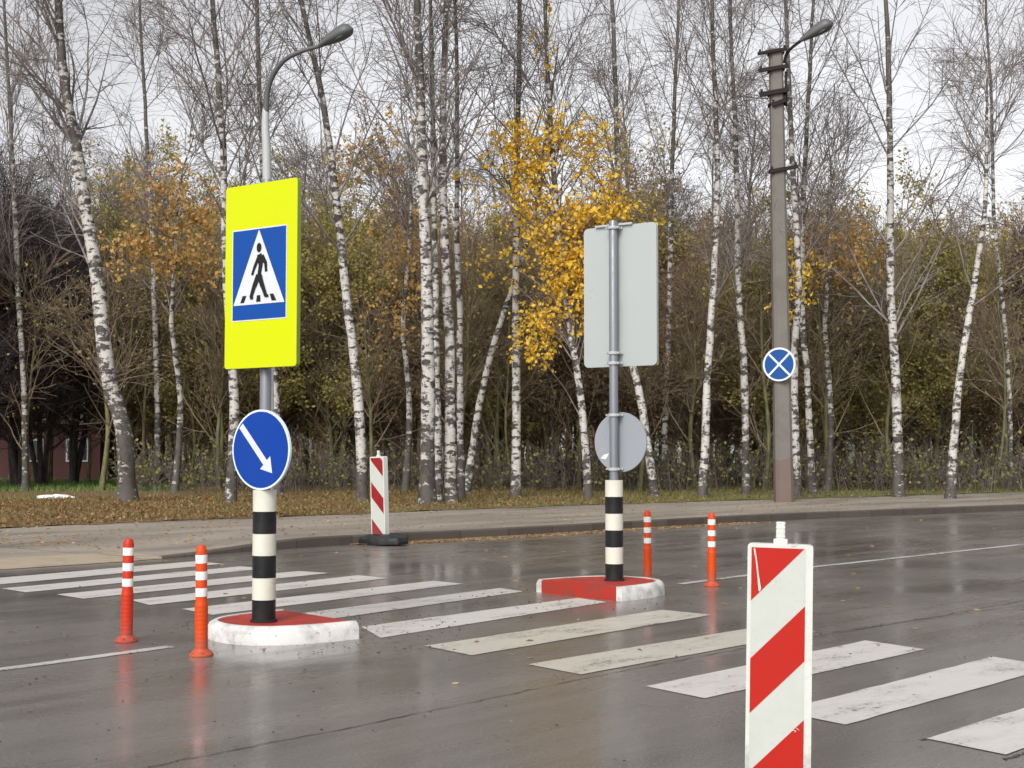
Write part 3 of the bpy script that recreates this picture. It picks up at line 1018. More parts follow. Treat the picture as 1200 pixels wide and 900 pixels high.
def beacon(loc, rot, label, w, z0, z1, slope, bands, band_h, red, tilt=(0, 0), thick=0.055, rim=0.016, foot=0.12, scratch=False, side_rim=0.0):
    t = thing("guide_beacon", label, "guide beacon", (loc.x, loc.y, 0.0), rot, "red and white striped guide beacons")
    t.rotation_euler = (tilt[0], tilt[1], rot)
    h = z1 - z0
    bm = bmesh.new()
    pts = [(x, z + (z0 + z1) / 2) for x, z in rounded_rect(w, h, 0.014)]
    add_slab_y(bm, pts, -thick / 2, thick / 2)
    bmesh.ops.bevel(bm, geom=[e for e in bm.edges if abs(e.verts[0].co.y - e.verts[1].co.y) < 1e-6], offset=0.007, segments=2, affect='EDGES')
    panel = bm_obj("panel", bm, "panel_white", t)
    x0, x1 = -w / 2 + rim, w / 2 - rim - side_rim
    for side in (-1, 1):
        y = side * (thick / 2 + 0.002)
        bm = bmesh.new()
        q = [(x0, z0 + rim), (x1, z0 + rim), (x1, z1 - rim), (x0, z1 - rim)]
        bm.faces.new([bm.verts.new((x, y, z)) for x, z in q])
        f = bm_obj("face_film", bm, "panel_face", panel, shade=False)
        for pp in f.data.polygons:
            if pp.normal.y * side < 0: pp.flip()
        for zc in bands:      # zc: height of the band's lower edge on the left side of the front
            d = slope * (x1 - x0)
            pl = [(x0, zc), (x1, zc + d), (x1, zc + d + band_h), (x0, zc + band_h)]
            if side == 1:
                pl = [(-x, z) for x, z in pl]
                pl = clip_poly(pl, -x1, -x0, z0 + rim, z1 - rim)
            else:
                pl = clip_poly(pl, x0, x1, z0 + rim, z1 - rim)
            if not pl or len(pl) < 3: continue
            bm = bmesh.new()
            bm.faces.new([bm.verts.new((x, y + side * 0.0015, z)) for x, z in pl])
            f = bm_obj("red_band", bm, red, panel, shade=False)
            for pp in f.data.polygons:
                if pp.normal.y * side < 0: pp.flip()
    if scratch:
        bm = bmesh.new(); yy = -(thick / 2 + 0.0055)
        L1 = [(x0 + 0.014, z1 - rim - 0.004), (x0 + 0.022, z1 - rim - 0.05), (x0 + 0.030, z1 - rim - 0.11), (x0 + 0.040, z1 - rim - 0.165), (x0 + 0.036, z1 - rim - 0.18),
              (x0 + 0.030, z1 - rim - 0.175), (x0 + 0.024, z1 - rim - 0.11), (x0 + 0.017, z1 - rim - 0.05), (x0 + 0.008, z1 - rim - 0.006)]
        shapes = [(L1, yy)]
        rng2 = random.Random(3)
        for (sx, sz, n_) in ((x1 - 0.035, z1 - 0.735, 4), (x0 + 0.006, z1 - 0.42, 3), (x1 - 0.05, z1 - 0.02, 2)):
            for k in range(n_):
                ax, az = sx + rng2.uniform(-.02, .012), sz + rng2.uniform(-.02, .02)
                ll, aa = rng2.uniform(.006, .018), rng2.uniform(-.9, .9)
                shapes.append((stroke((ax, az), (ax + ll * math.cos(aa), az + ll * math.sin(aa)), .003, .0015), yy - 0.0003 * (k + 1)))
        bm.free()
        for pl, y_ in shapes:
            bm = bmesh.new()
            bm.faces.new([bm.verts.new((x, y_, z)) for x, z in pl])
            f = bm_obj("scuff", bm, "panel_white", panel, shade=False)
            for pp in f.data.polygons:
                if pp.normal.y > 0: pp.flip()
    # handle pin on top
    bm = bmesh.new()
    add_box(bm, (0, 0, z1 + 0.045), (0.036, 0.030, 0.09), 0.006)
    add_box(bm, (0, 0, z1 + 0.008), (0.058, 0.040, 0.026), 0.006)
    for k in range(4):
        add_box(bm, (0, 0, z1 + 0.03 + 0.018 * k), (0.0375, 0.0315, 0.006), 0.001)
    bm_obj("handle_pin", bm, "panel_white", t)
    # foot plate
    bm = bmesh.new()
    n = 26; ring = []
    for k in range(n):
        a = 2 * math.pi * k / n
        rr = 1 + 0.05 * math.sin(3 * a + 1) + random.uniform(-0.03, 0.03)
        ex_, ey_ = math.copysign(abs(math.cos(a)) ** 0.6, math.cos(a)), math.copysign(abs(math.sin(a)) ** 0.6, math.sin(a))
        ring.append((0.44 * rr * ex_, 0.21 * rr * ey_))
    zt = foot
    levels = [(1.0, 0.004), (1.02, zt * 0.35), (0.97, zt * 0.7), (0.80, zt * 0.95), (0.35, zt * 1.15), (0.0, zt * 1.2)]
    prev = None
    for sc, z in levels:
        if sc == 0:
            v = bm.verts.new((0, 0, z))
            for k in range(n): bm.faces.new([prev[k], prev[(k + 1) % n], v])
            break
        cur = [bm.verts.new((x * sc, y * sc, z + (random.uniform(-0.008, 0.008) if z > 0.01 else 0))) for x, y in ring]
        if prev:
            for k in range(n): bm.faces.new([prev[k], prev[(k + 1) % n], cur[(k + 1) % n], cur[k]])
        else:
            bm.faces.new(list(reversed(cur)))
        prev = cur
    bm_obj("foot_plate", bm, "black_rubber", t)
    return t

YN = 5.66
nb = Wp(912, 637, YN)
beacon(Vector((nb.x - 0.012, YN, 0)), R(-13), "tall striped guide beacon close to the camera, red bands rising right",
       0.262, 0.04, nb.z, 1.02, [nb.z - 0.232 - 0.456 * k for k in range(-1, 3)], 0.221, "panel_red", (0, R(1.2)), foot=0.05, scratch=True, side_rim=0.014)
fb = G(446, 638)
beacon(fb, R(-40), "small striped guide beacon at far kerb, dark red bands falling right, black foot",
       0.29, 0.09, 1.30, -1.0, [0.70 + 0.55 * k for k in range(-1, 3)], 0.23, "panel_dark_red", (0, R(-2.2)), thick=0.085, rim=0.02, foot=0.13)

# ------------------------------------------------------------------ street lamps
def cobra_head(name, L_, wid, parent, loc, yaw, pitch, m):
    bm = bmesh.new()
    n = 14; rings = []
    for i in range(n + 1):
        u = i / n
        x = u * L_
        ww = wid * (0.28 + 0.72 * math.sin(min(u * 1.25, 1) * math.pi * 0.5)) * (1 if u < 0.75 else math.sqrt(max(1 - ((u - 0.75) / 0.25) ** 2, 0.02)))
        hh = ww * 0.62
        rings.append([bm.verts.new((x, ww * 0.5 * math.cos(2 * math.pi * k / 14), hh * (0.9 if math.sin(2 * math.pi * k / 14) > 0 else 0.5) * math.sin(2 * math.pi * k / 14))) for k in range(14)])
    for a, b in zip(rings[:-1], rings[1:]):
        for k in range(14): bm.faces.new([a[k], a[(k + 1) % 14], b[(k + 1) % 14], b[k]])
    bm.faces.new(list(reversed(rings[0]))); bm.faces.new(rings[-1])
    o = bm_obj(name, bm, m, parent, loc)
    o.rotation_euler = (0, -pitch, yaw)
    bm = bmesh.new()
    add_slab = [(L_ * (0.45 + 0.42 * (0.5 + 0.5 * math.cos(a * math.pi / 8))), wid * 0.34 * math.sin(a * math.pi / 8)) for a in range(16)]
    add_prism(bm, add_slab, -wid * 0.24, -wid * 0.12)
    bm_obj("lens", bm, "lamp_glass", o)
    return o

# lamp behind the crossing sign
YL = 25.5
lb = Wp(314, 600, YL); lb.z = 0.13
t = thing("street_lamp", "pale metal street lamp with curved arm rising behind the yellow sign", "street lamp", lb)
def Lp(px, py, dy=0.0):
    p = Wp(px, py, YL + dy); return tuple(p - lb)
shaft = [(0, 0, 0), (0.0, 0, 2.0), Lp(313, 210), Lp(311, 150), Lp(311.5, 128)]
pts = spline(shaft, 24)
tube_obj("pole", pts, list(np.linspace(0.105, 0.062, 24)), "pale_metal", t, 14)
bm = bmesh.new(); add_lathe(bm, [(0.2, 0.0), (0.2, 0.03), (0.11, 0.05), (0.108, 0.5)], 20)
bm_obj("base", bm, "pale_metal", t)
arm = [Lp(311.5, 134), Lp(313.5, 108, -0.05), Lp(320, 88, -0.15), Lp(334, 70, -0.3), Lp(354, 60, -0.45), Lp(378, 53, -0.6)]
tube_obj("arm", spline(arm, 26), list(np.linspace(0.058, 0.036, 26)), "lamp_grey", t, 12)
cobra_head("lamp_head", 0.74, 0.30, t, Vector(Lp(374, 54, -0.58)), R(-22), R(19), "lamp_grey")

# concrete pole on the right
YC = 33.6
cb = Wp(918.5, 587, YC); cb.z = 0.12
t = thing("street_lamp", "tall brownish concrete pole with lamp arm and round blue cross sign", "street lamp", cb)
def Cp(px, py, dy=0.0):
    return tuple(Wp(px, py, YC + dy) - cb)
topz = Cp(908, 58)[2]; tx = Cp(909, 58)[0]
bm = bmesh.new(); rows = []
for i in range(22):
    u = i / 21; hw = 0.215 * (1 - u) + 0.155 * u; cxx = tx * u; c_ = hw * 0.35
    z = topz * u
    rows.append([bm.verts.new((cxx + x, y, z)) for x, y in ((-hw, -hw + c_), (-hw + c_, -hw), (hw - c_, -hw), (hw, -hw + c_), (hw, hw - c_), (hw - c_, hw), (-hw + c_, hw), (-hw, hw - c_))])
for a, b in zip(rows[:-1], rows[1:]):
    for k in range(8): bm.faces.new([a[k], a[(k + 1) % 8], b[(k + 1) % 8], b[k]])
bm.faces.new(rows[-1]); bm.faces.new(list(reversed(rows[0])))
pole = bm_obj("pole", bm, "pole_concrete", t)
# rust red painted foot band
bm = bmesh.new(); rows = []
for i in range(8):
    u = i / 7 * 0.095; hw = 0.215 * (1 - u) + 0.155 * u + 0.003; cxx = tx * u; c_ = hw * 0.35; z = topz * u
    rows.append([bm.verts.new((cxx + x, y, z + (random.uniform(-.06, .05) if i == 7 else 0))) for x, y in ((-hw, hw - c_), (-hw, -hw + c_), (-hw + c_, -hw), (hw - c_, -hw), (hw, -hw + c_))])
for a, b in zip(rows[:-1], rows[1:]):
    for k in range(4): bm.faces.new([a[k], a[k + 1], b[k + 1], b[k]])
bm_obj("painted_foot", bm, "red_stain", pole, shade=False)
# steel crossarms and straps
for (py, xl, xr, hh, dy) in ((60, 888, 922, 0.07, 0), (80, 889, 924, 0.09, 0), (108, 890, 924, 0.11, 0), (120, 905, 921, 0.10, 0), (198, 902, 935, 0.09, 0)):
    a = Vector(Cp(xl, py + 3, -0.20)); b = Vector(Cp(xr, py - 3, -0.20))
    bm = bmesh.new()
    d = b - a
    Mx = Matrix.Translation((a + b) / 2) @ d.to_track_quat('X', 'Z').to_matrix().to_4x4()
    r_ = bmesh.ops.create_cube(bm, size=1.0, matrix=Mx @ Matrix.Diagonal((d.length, 0.07, hh, 1)))
    for sx in (0.08, 0.92):
        p = a.lerp(b, sx)
        add_box(bm, (p.x, p.y, p.z + hh * 0.7), (0.05, 0.05, 0.10), 0.008)
    # strap going round the pole
    mz = a.lerp(b, 0.5).z; ux = mz / topz; hw = 0.215 * (1 - ux) + 0.155 * ux + 0.02
    for yy, ys in ((hw, 0.02),):
        add_box(bm, (tx * ux, yy, mz), (2 * hw, ys, 0.06))
    for sx in (-1, 1):
        add_box(bm, (tx * ux + sx * hw, 0, mz), (0.02, 2 * hw - 0.03, 0.06))
    bm_obj("crossarm", bm, "dark_iron", t)
tube_obj("cable_conduit", [Cp(921, 84, -0.1), Cp(921, 124, -0.1)], 0.035, "dark_iron", t, 8)
tube_obj("arm", spline([Cp(919, 74, 0.0), Cp(922, 63, -0.1), Cp(929, 55, -0.25), Cp(941, 46, -0.4)], 14), 0.038, "dark_iron", t, 10)
cobra_head("lamp_head", 0.88, 0.36, t, Vector(Cp(938, 48, -0.38)), R(-20), R(25), "lamp_grey")
# round sign with a white cross
sc_ = Wp(913, 427, YC - 0.28) - cb
sg = bpy.data.objects.new("round_sign", None); COL.objects.link(sg); sg.parent = t
sg.location = sc_; sg.rotation_euler = (0, 0, R(-30))
bm = bmesh.new(); add_slab_y(bm, disc_pts(0.41), 0.0, 0.03)
bpy.data.objects.remove(sg)
sgo = bm_obj("round_sign", bm, "pale_blue_film", t); sgo.location = sc_; sgo.rotation_euler = (0, 0, R(-30))
sgo['label'] = "round blue sign with pale border and white diagonal cross"
bm = bmesh.new(); bm.faces.new([bm.verts.new((x, -0.003, z)) for x, z in disc_pts(0.365)])
o = bm_obj("blue_face", bm, "navy_film", sgo, shade=False)
if o.data.polygons[0].normal.y > 0: o.data.polygons[0].flip()
bm = bmesh.new()
for k, (a, b) in enumerate((((-0.25, 0.25), (0.25, -0.25)), ((-0.25, -0.25), (0.25, 0.25)))):
    a = Vector(a) * 1.04; b = Vector(b) * 1.04
    bm.faces.new([bm.verts.new((x, -0.006 - 0.001 * k, z)) for x, z in stroke(a, b, 0.05, 0.05)])
o = bm_obj("white_cross", bm, "pale_blue_film", sgo, shade=False)
for f in o.data.polygons:
    if f.normal.y > 0: f.flip()
bm = bmesh.new()
add_box(bm, (sc_.x, sc_.y / 2 - 0.06, sc_.z), (0.05, 0.14, 0.24), 0.01)
bm_obj("sign_bracket", bm, "dark_iron", t)

# ------------------------------------------------------------------ trees
def interp_line(P, Rr, idx, t):
    K = P.shape[1]
    s = t * (K - 1)
    k = np.minimum(s.astype(int), K - 2); u = (s - k)[:, None]
    pos = P[idx, k] * (1 - u) + P[idx, k + 1] * u
    tan = P[idx, k + 1] - P[idx, k]
    tan /= np.linalg.norm(tan, axis=1, keepdims=True) + 1e-9
    rad = Rr[idx, k] * (1 - u[:, 0]) + Rr[idx, k + 1] * u[:, 0]
    return pos, tan, rad

def grow(g, P, Rr, n, t0, t1, ang, length, K, rf, up, wob, rmax, rmin, lf=None, tpow=1.0):
    N = P.shape[0]
    idx = g.integers(0, N, n)
    t = t0 + (t1 - t0) * g.random(n) ** tpow
    pos, tan, rad = interp_line(P, Rr, idx, t)
    rand = g.normal(size=(n, 3))
    perp = rand - (rand * tan).sum(1, keepdims=True) * tan
    perp /= np.linalg.norm(perp, axis=1, keepdims=True) + 1e-9
    a = np.radians(ang[0] + (ang[1] - ang[0]) * g.random(n))[:, None]
    d = tan * np.cos(a) + perp * np.sin(a)
    Ln = (length[0] + (length[1] - length[0]) * g.random(n))
    if lf is not None: Ln = Ln * lf(t)
    Q = np.empty((n, K, 3)); Q[:, 0] = pos
    for k in range(1, K):
        Q[:, k] = Q[:, k - 1] + d * (Ln / (K - 1))[:, None]
        d = d + g.normal(size=(n, 3)) * wob
        d[:, 2] += up
        d /= np.linalg.norm(d, axis=1, keepdims=True)
    r0 = np.clip(rad * rf, rmin * 1.2, rmax)
    taper = np.linspace(1, 0, K)[None, :]
    QR = rmin + (r0[:, None] - rmin) * taper
    return Q, QR

def leaf_arrays(g, pts, size, spread=0.05):
    n = len(pts)
    p = pts + g.normal(size=(n, 3)) * spread
    a = g.normal(size=(n, 3)); a /= np.linalg.norm(a, axis=1, keepdims=True)
    b = g.normal(size=(n, 3)); b -= (a * b).sum(1, keepdims=True) * a; b /= np.linalg.norm(b, axis=1, keepdims=True)
    s = (size[0] + (size[1] - size[0]) * g.random(n))[:, None]
    v = np.stack([p - a * s * 0.5, p + b * s * 0.36 , p + a * s * 0.5, p - b * s * 0.36], axis=1).reshape(-1, 3)
    q = np.arange(n * 4).reshape(-1, 4)
    return v, q

def on_twigs(g, Q, n, t0=0.2):
    idx = g.integers(0, len(Q), n); t = t0 + (1 - t0) * g.random(n)
    s = t * (Q.shape[1] - 1); k = np.minimum(s.astype(int), Q.shape[1] - 2); u = (s - k)[:, None]
    return Q[idx, k] * (1 - u) + Q[idx, k + 1] * u

def birch(track, width_px, label, Y, seed, density=1.0, bark="birch_bark", crown_from=0.22, leaves=None, extend=5.0, spread=1.0, name="birch_tree", lowest=None, group="white barked birches at the edge of the wood", droop=-0.05):
    g = np.random.default_rng(seed)
    base = Wp(track[0][0], track[0][1], Y)
    base.z = 0.05
    s = F / Y
    pts = [np.array((0, 0, 0.0))]
    for (px, py) in track[1:]:
        p = Wp(px, py, Y)
        pts.append(np.array((p.x - base.x, g.normal() * 0.12, p.z - base.z)))
    d = pts[-1] - pts[-2]; d /= np.linalg.norm(d)
    if extend > 0:
        pts.append(pts[-1] + d * extend + np.array((g.normal() * 0.2, 0, 0)))
    TR = spline(pts, 40)
    # small natural crookedness
    TR[2:, 0] += np.cumsum(g.normal(size=38) * 0.008); TR[2:, 1] += np.cumsum(g.normal(size=38) * 0.02)
    Htot = TR[-1, 2]
    r0 = width_px * 0.74 / s / 2
    zz = TR[:, 2] / Htot
    rad = r0 * (1 - zz) ** 0.75 * (1 + 0.5 * np.exp(-TR[:, 2] / 0.35)) + 0.012
    rad *= 1 + g.normal(size=40) * 0.03
    P0 = TR[None]; R0 = rad[None]
    t = thing(name, label, "birch tree", base, 0, group)
    v, q = tube_arrays(P0, R0, 12)
    make_obj("trunk", mesh_from("trunk", [(v, q)], bark), t)
    n1 = int(24 * density)
    lf = lambda tt: 0.35 + 1.0 * np.sqrt(np.clip(1 - tt, 0.02, 1))
    P1_, R1_ = grow(g, P0, R0, n1, crown_from, 0.985, (24, 46), (2.0 * spread, 4.0 * spread), 9, 0.30, 0.035, 0.07, 0.036, 0.010, lf, 0.85)
    P2_, R2_ = grow(g, P1_, R1_, int(n1 * 8), 0.12, 0.97, (25, 55), (0.7, 1.9), 6, 0.55, 0.01, 0.11, 0.018, 0.0065)
    P3_, R3_ = grow(g, P2_, R2_, int(n1 * 44), 0.1, 1.0, (20, 60), (0.35, 1.1), 5, 0.6, droop, 0.13, 0.008, 0.0040)
    parts = [tube_arrays(P1_, R1_, 6), tube_arrays(P2_, R2_, 4), tube_arrays(P3_, R3_, 3)]
    crown = make_obj("crown", mesh_from("crown", parts, "birch_twig"), t)
    if leaves:
        cl, n, m, size = leaves
        if cl is None:
            pts_ = on_twigs(g, P3_, n, 0.3)
            lv = leaf_arrays(g, pts_, size)
            tw = None
        else:
            allp, tws, twr = [], [], []
            for (px, py, rx, ry, wgt) in cl:
                c = Wp(px, py, Y)
                c = np.array((c.x - base.x, 0, c.z - base.z))
                k = int(n * wgt)
                # little sprays of twigs, each with its leaves
                ns = max(k // 9, 1)
                st_ = c + g.normal(size=(ns, 3)) * np.array((rx / s, (rx + ry) / 2 / s * 0.9, ry / s))
                dr = g.normal(size=(ns, 3)); dr[:, 2] -= 0.6; dr /= np.linalg.norm(dr, axis=1, keepdims=True)
                Ls = (0.3 + 0.5 * g.random(ns))[:, None]
                Q = np.stack([st_, st_ + dr * Ls * 0.5, st_ + dr * Ls + np.array((0, 0, -0.08))], axis=1)
                tws.append(Q); twr.append(np.tile(np.array((0.008, 0.006, 0.004)), (ns, 1)))
                allp.append(on_twigs(g, Q, k, 0.0))
                # limbs from the trunk that carry the sprays
                nb = max(ns // 14, 2)
                sel = st_[g.integers(0, ns, nb)]
                zt = np.clip(sel[:, 2] - 1.0 - g.random(nb), 1.5, None)
                tx_ = np.interp(zt, TR[:, 2], TR[:, 0]); ty_ = np.interp(zt, TR[:, 2], TR[:, 1])
                A = np.stack([tx_, ty_, zt], axis=1)
                Q2 = np.stack([A, A * 0.6 + sel * 0.4 + np.array((0, 0, 0.15)), sel], axis=1)
                parts.append(tube_arrays(Q2, np.tile(np.array((0.022, 0.014, 0.007)), (nb, 1)), 4))
            tws = np.concatenate(tws); twr = np.concatenate(twr)
            parts.append(tube_arrays(tws, twr, 3))
            bpy.data.objects.remove(crown)
            crown = make_obj("crown", mesh_from("crown", parts, "birch_twig"), t)
            lv = leaf_arrays(g, np.concatenate(allp), size)
        make_obj("foliage", mesh_from("foliage", [lv], m, False), t)
    return t

B = birch
B([(150, 578), (147, 510), (130, 440), (112, 320), (92, 200), (76, 90), (68, 0)], 27, "thick leaning birch at far left with rough dark foot", 33, 101, 1.25, "birch_bark_rough", 0.40, spread=1.15)
B([(270, 585), (273, 470), (264, 330), (261, 200), (258, 100), (249, 0)], 15, "slender birch rising just left of the yellow crossing sign", 32, 102, 1.0, crown_from=0.35)
B([(326, 576), (323, 450), (314, 260), (306, 120), (303, 0)], 13, "birch whose trunk stands hidden behind the yellow sign and the blue arrow disc", 38, 103, 1.0, crown_from=0.4)
B([(425, 582), (419, 470), (402, 330), (392, 240), (374, 120), (348, 0)], 16, "white birch leaning left, standing behind the far guide beacon", 34, 104, 0.9, "birch_bark_clean", 0.35)
B([(501, 588), (500, 400), (497, 200), (490, 0)], 23, "thickest birch of the central clump, leftmost of its four trunks", 32, 105, 1.1, crown_from=0.42)
B([(514, 584), (512, 420), (509, 200), (505, 0)], 11, "thin birch squeezed between the two thick trunks of the central clump", 33.5, 106, 0.7, "birch_bark_clean", 0.42)
B([(529, 584), (526, 400), (520, 200), (524, 0)], 17, "second thick birch of the central clump, right of the thin one", 32.6, 107, 1.0, "birch_bark_clean", 0.42)
B([(541, 580), (537, 420), (534, 250), (530, 0)], 10, "rightmost thin birch of the central clump", 35, 108, 0.7, crown_from=0.42)
B([(604, 576), (605, 450), (605, 200), (607, 0)], 14, "straight birch right of the central clump with yellow leaves around it", 36, 109, 1.0, "birch_bark_clean", 0.32)
B([(546, 572), (560, 480), (578, 405), (603, 330), (628, 240), (640, 150)], 11, "bent thin birch leaning right behind the yellow foliage", 40, 110, 0.5, "birch_bark_clean", 0.5, extend=2.5)
B([(690, 568), (681, 470), (668, 380), (655, 250), (645, 120), (640, 0)], 11, "birch carrying the large bright yellow foliage left of the grey board", 35, 111, 0.8, "birch_bark_clean", 0.32,
  leaves=([(700, 250, 20, 15, 0.18), (672, 318, 17, 18, 0.24), (690, 345, 14, 16, 0.10), (648, 268, 15, 20, 0.10), (625, 185, 13, 18, 0.08), (597, 150, 14, 14, 0.04), (686, 175, 9, 18, 0.045), (630, 390, 12, 15, 0.07),
           (612, 225, 12, 14, 0.05), (650, 150, 13, 12, 0.035), (728, 240, 9, 16, 0.03), (645, 40, 5, 22, 0.010), (548, 210, 10, 5, 0.008), (585, 300, 12, 20, 0.012)], 9500, "yellow_leaf", (0.07, 0.16)))
B([(768, 568), (749, 470), (732, 370), (723, 200), (717, 0)], 12, "birch leaning behind the grey board of the second sign post", 36, 112, 0.9, "birch_bark_clean", 0.30,
  leaves=([(720, 200, 12, 30, 0.6), (735, 250, 16, 20, 0.4)], 500, "yellow_leaf", (0.08, 0.14)))
B([(823, 577), (828, 450), (836, 330), (839, 200), (831, 0)], 12, "slim birch midway between the grey board and the concrete pole", 36, 113, 1.0, "birch_bark_clean", 0.32)
B([(874, 577), (872, 450), (867, 330), (862, 150), (858, 0)], 11, "slim birch just left of the concrete pole", 38, 114, 1.0, crown_from=0.32)
B([(934, 576), (933, 430), (936, 330), (931, 200), (924, 0)], 12, "straight birch touching the right side of the concrete pole", 37, 115, 0.9, "birch_bark_clean", 0.3,
  leaves=([(935, 320, 9, 26, 0.7), (925, 345, 9, 10, 0.3)], 350, "yellow_leaf", (0.08, 0.14)))
B([(952, 574), (946, 450), (940, 360), (942, 250), (948, 100), (955, 0)], 10, "spotted birch one step right of the concrete pole", 39, 116, 0.8, "birch_bark_clean", 0.3)
B([(1053, 574), (1050, 450), (1046, 330), (1043, 150), (1042, 0)], 15, "tall symmetrical birch alone at right with rising side branches", 37, 117, 1.15, crown_from=0.28, spread=1.2)
B([(1113, 572), (1121, 470), (1131, 400), (1143, 320), (1151, 228), (1156, 150)], 13, "smooth white birch at far right bending right, broken top", 36, 118, 0.7, "birch_bark_clean", 0.35, extend=2.0)
B([(1185, 560), (1178, 400), (1170, 250), (1163, 120), (1158, 0)], 7, "thin weeping birch at the right edge behind the smooth bent one", 44, 119, 1.1, "birch_bark_rough", 0.35, droop=-0.16, spread=0.8)
B([(780, 568), (779, 500), (783, 400), (786, 250), (790, 100), (795, 0)], 10, "distant birch between the grey disc and the slim birch, half hidden", 46, 120, 0.9, "birch_bark_clean", 0.4)
B([(185, 572), (183, 450), (180, 300), (172, 150), (165, 0)], 9, "distant grey birch right of the thick leaning birch", 45, 121, 1.1, "birch_bark_rough", 0.4)
B([(30, 570), (28, 450), (20, 300), (14, 150), (8, 0)], 9, "distant dark birch at the left edge of the photo", 43, 124, 1.2, "birch_bark_rough", 0.3)

# prototypes of the darker wood behind
def wood_proto(kind, seed):
    g = np.random.default_rng(seed)
    p = {
        'dark':  dict(h=(10.5, 12.5), stems=3, r=0.13, lean=0.16, n1=30, l1=(2.2, 4.8), a1=(30, 70), n2=12, n3=62, leaf=None, bark='dark_bark', twig='black_twig', up=0.03),
        'tall':  dict(h=(16, 18), stems=1, r=0.16, lean=0.04, n1=44, l1=(2.4, 5.0), a1=(25, 50), n2=10, n3=45, leaf=None, bark='grey_bark', twig='dark_twig', up=0.06),
        'olive': dict(h=(9.5, 12), stems=3, r=0.12, lean=0.14, n1=24, l1=(2.0, 4.2), a1=(28, 60), n2=8, n3=20, leaf=('olive_leaf', 20000, (0.10, 0.19)), bark='olive_bark', twig='brown_twig', up=0.04),
        'ochre': dict(h=(8.5, 11), stems=3, r=0.12, lean=0.14, n1=24, l1=(2.0, 4.2), a1=(28, 60), n2=8, n3=20, leaf=('ochre_leaf', 19000, (0.10, 0.19)), bark='brown_bark', twig='brown_twig', up=0.04),
        'brown': dict(h=(9, 11.5), stems=4, r=0.11, lean=0.14, n1=22, l1=(1.8, 4.0), a1=(25, 55), n2=10, n3=30, leaf=('brown_leaf', 12000, (0.09, 0.17)), bark='brown_bark', twig='brown_twig', up=0.05),
        'pole':  dict(h=(6.5, 9.5), stems=1, r=0.065, lean=0.05, n1=16, l1=(0.9, 2.2), a1=(25, 55), n2=7, n3=25, leaf=('olive_leaf', 250, (0.08, 0.14)), bark='olive_bark', twig='brown_twig', up=0.05),
    }[kind]
    trunk_parts, crown_parts, tw = [], [], []
    for k in range(p['stems']):
        h = g.uniform(*p['h']) * (1 - 0.1 * k)
        a = g.uniform(0, 6.28); ln = p['lean'] * g.uniform(0.5, 1.2)
        pts = [np.array((0.12 * math.cos(a), 0.12 * math.sin(a), -0.1)) * (1 if p['stems'] > 1 else 0)]
        pts[0][2] = -0.1
        for u in (0.25, 0.5, 0.75, 1.0):
            pts.append(np.array((math.cos(a) * ln * h * u * (1 + 0.3 * g.normal() * 0.3), math.sin(a) * ln * h * u, h * u)) + np.array((g.normal() * 0.15, g.normal() * 0.15, 0)))
        TR = spline(pts, 20)
        rad = p['r'] * g.uniform(0.7, 1.1) * (1 - TR[:, 2].clip(0) / h) ** 0.7 * (1 + 0.4 * np.exp(-TR[:, 2].clip(0) / 0.3)) + 0.012
        P0, R0 = TR[None], rad[None]
        trunk_parts.append(tube_arrays(P0, R0, 8))
        lf = lambda tt: 0.45 + 0.9 * np.sqrt(np.clip(1 - tt, 0.02, 1))
        P1_, R1_ = grow(g, P0, R0, p['n1'], 0.16, 0.98, p['a1'], p['l1'], 7, 0.45, p['up'], 0.10, 0.06, 0.015, lf, 0.9)
        P2_, R2_ = grow(g, P1_, R1_, p['n1'] * p['n2'], 0.12, 0.98, (25, 60), (0.7, 1.9), 5, 0.6, 0.03, 0.13, 0.02, 0.009)
        P3_, R3_ = grow(g, P2_, R2_, p['n1'] * p['n3'], 0.1, 1.0, (20, 60), (0.35, 1.1), 4, 0.6, 0.02, 0.14, 0.010, 0.0065)
        crown_parts += [tube_arrays(P1_, R1_, 5), tube_arrays(P2_, R2_, 3), tube_arrays(P3_, R3_, 3)]
        tw.append(P3_)
    tm = [mesh_from("trunk", [tp], p['bark']) for tp in trunk_parts]
    cm = mesh_from("crown", crown_parts, p['twig'])
    fm = None
    if p['leaf']:
        T3 = np.concatenate(tw)
        # clumpy leaf retention
        keep = np.sin(T3[:, 0, 0] * 1.7 + seed) + np.sin(T3[:, 0, 1] * 1.9) + np.sin(T3[:, 0, 2] * 1.5 + 1) + g.normal(size=len(T3)) * 0.6 > -0.2
        T3 = T3[keep] if keep.sum() > 50 else T3
        fm = mesh_from("foliage", [leaf_arrays(g, on_twigs(g, T3, p['leaf'][1]), p['leaf'][2], 0.16)], p['leaf'][0], False)
    return tm, cm, fm

PROTO = {}
for kind, seeds in (('dark', (1, 2, 3)), ('tall', (4, 5, 6)), ('olive', (7, 8, 9)), ('ochre', (10, 11)), ('brown', (12, 13, 14)), ('pole', (15, 16, 17))):
    PROTO[kind] = [wood_proto(kind, s * 37) for s in seeds]

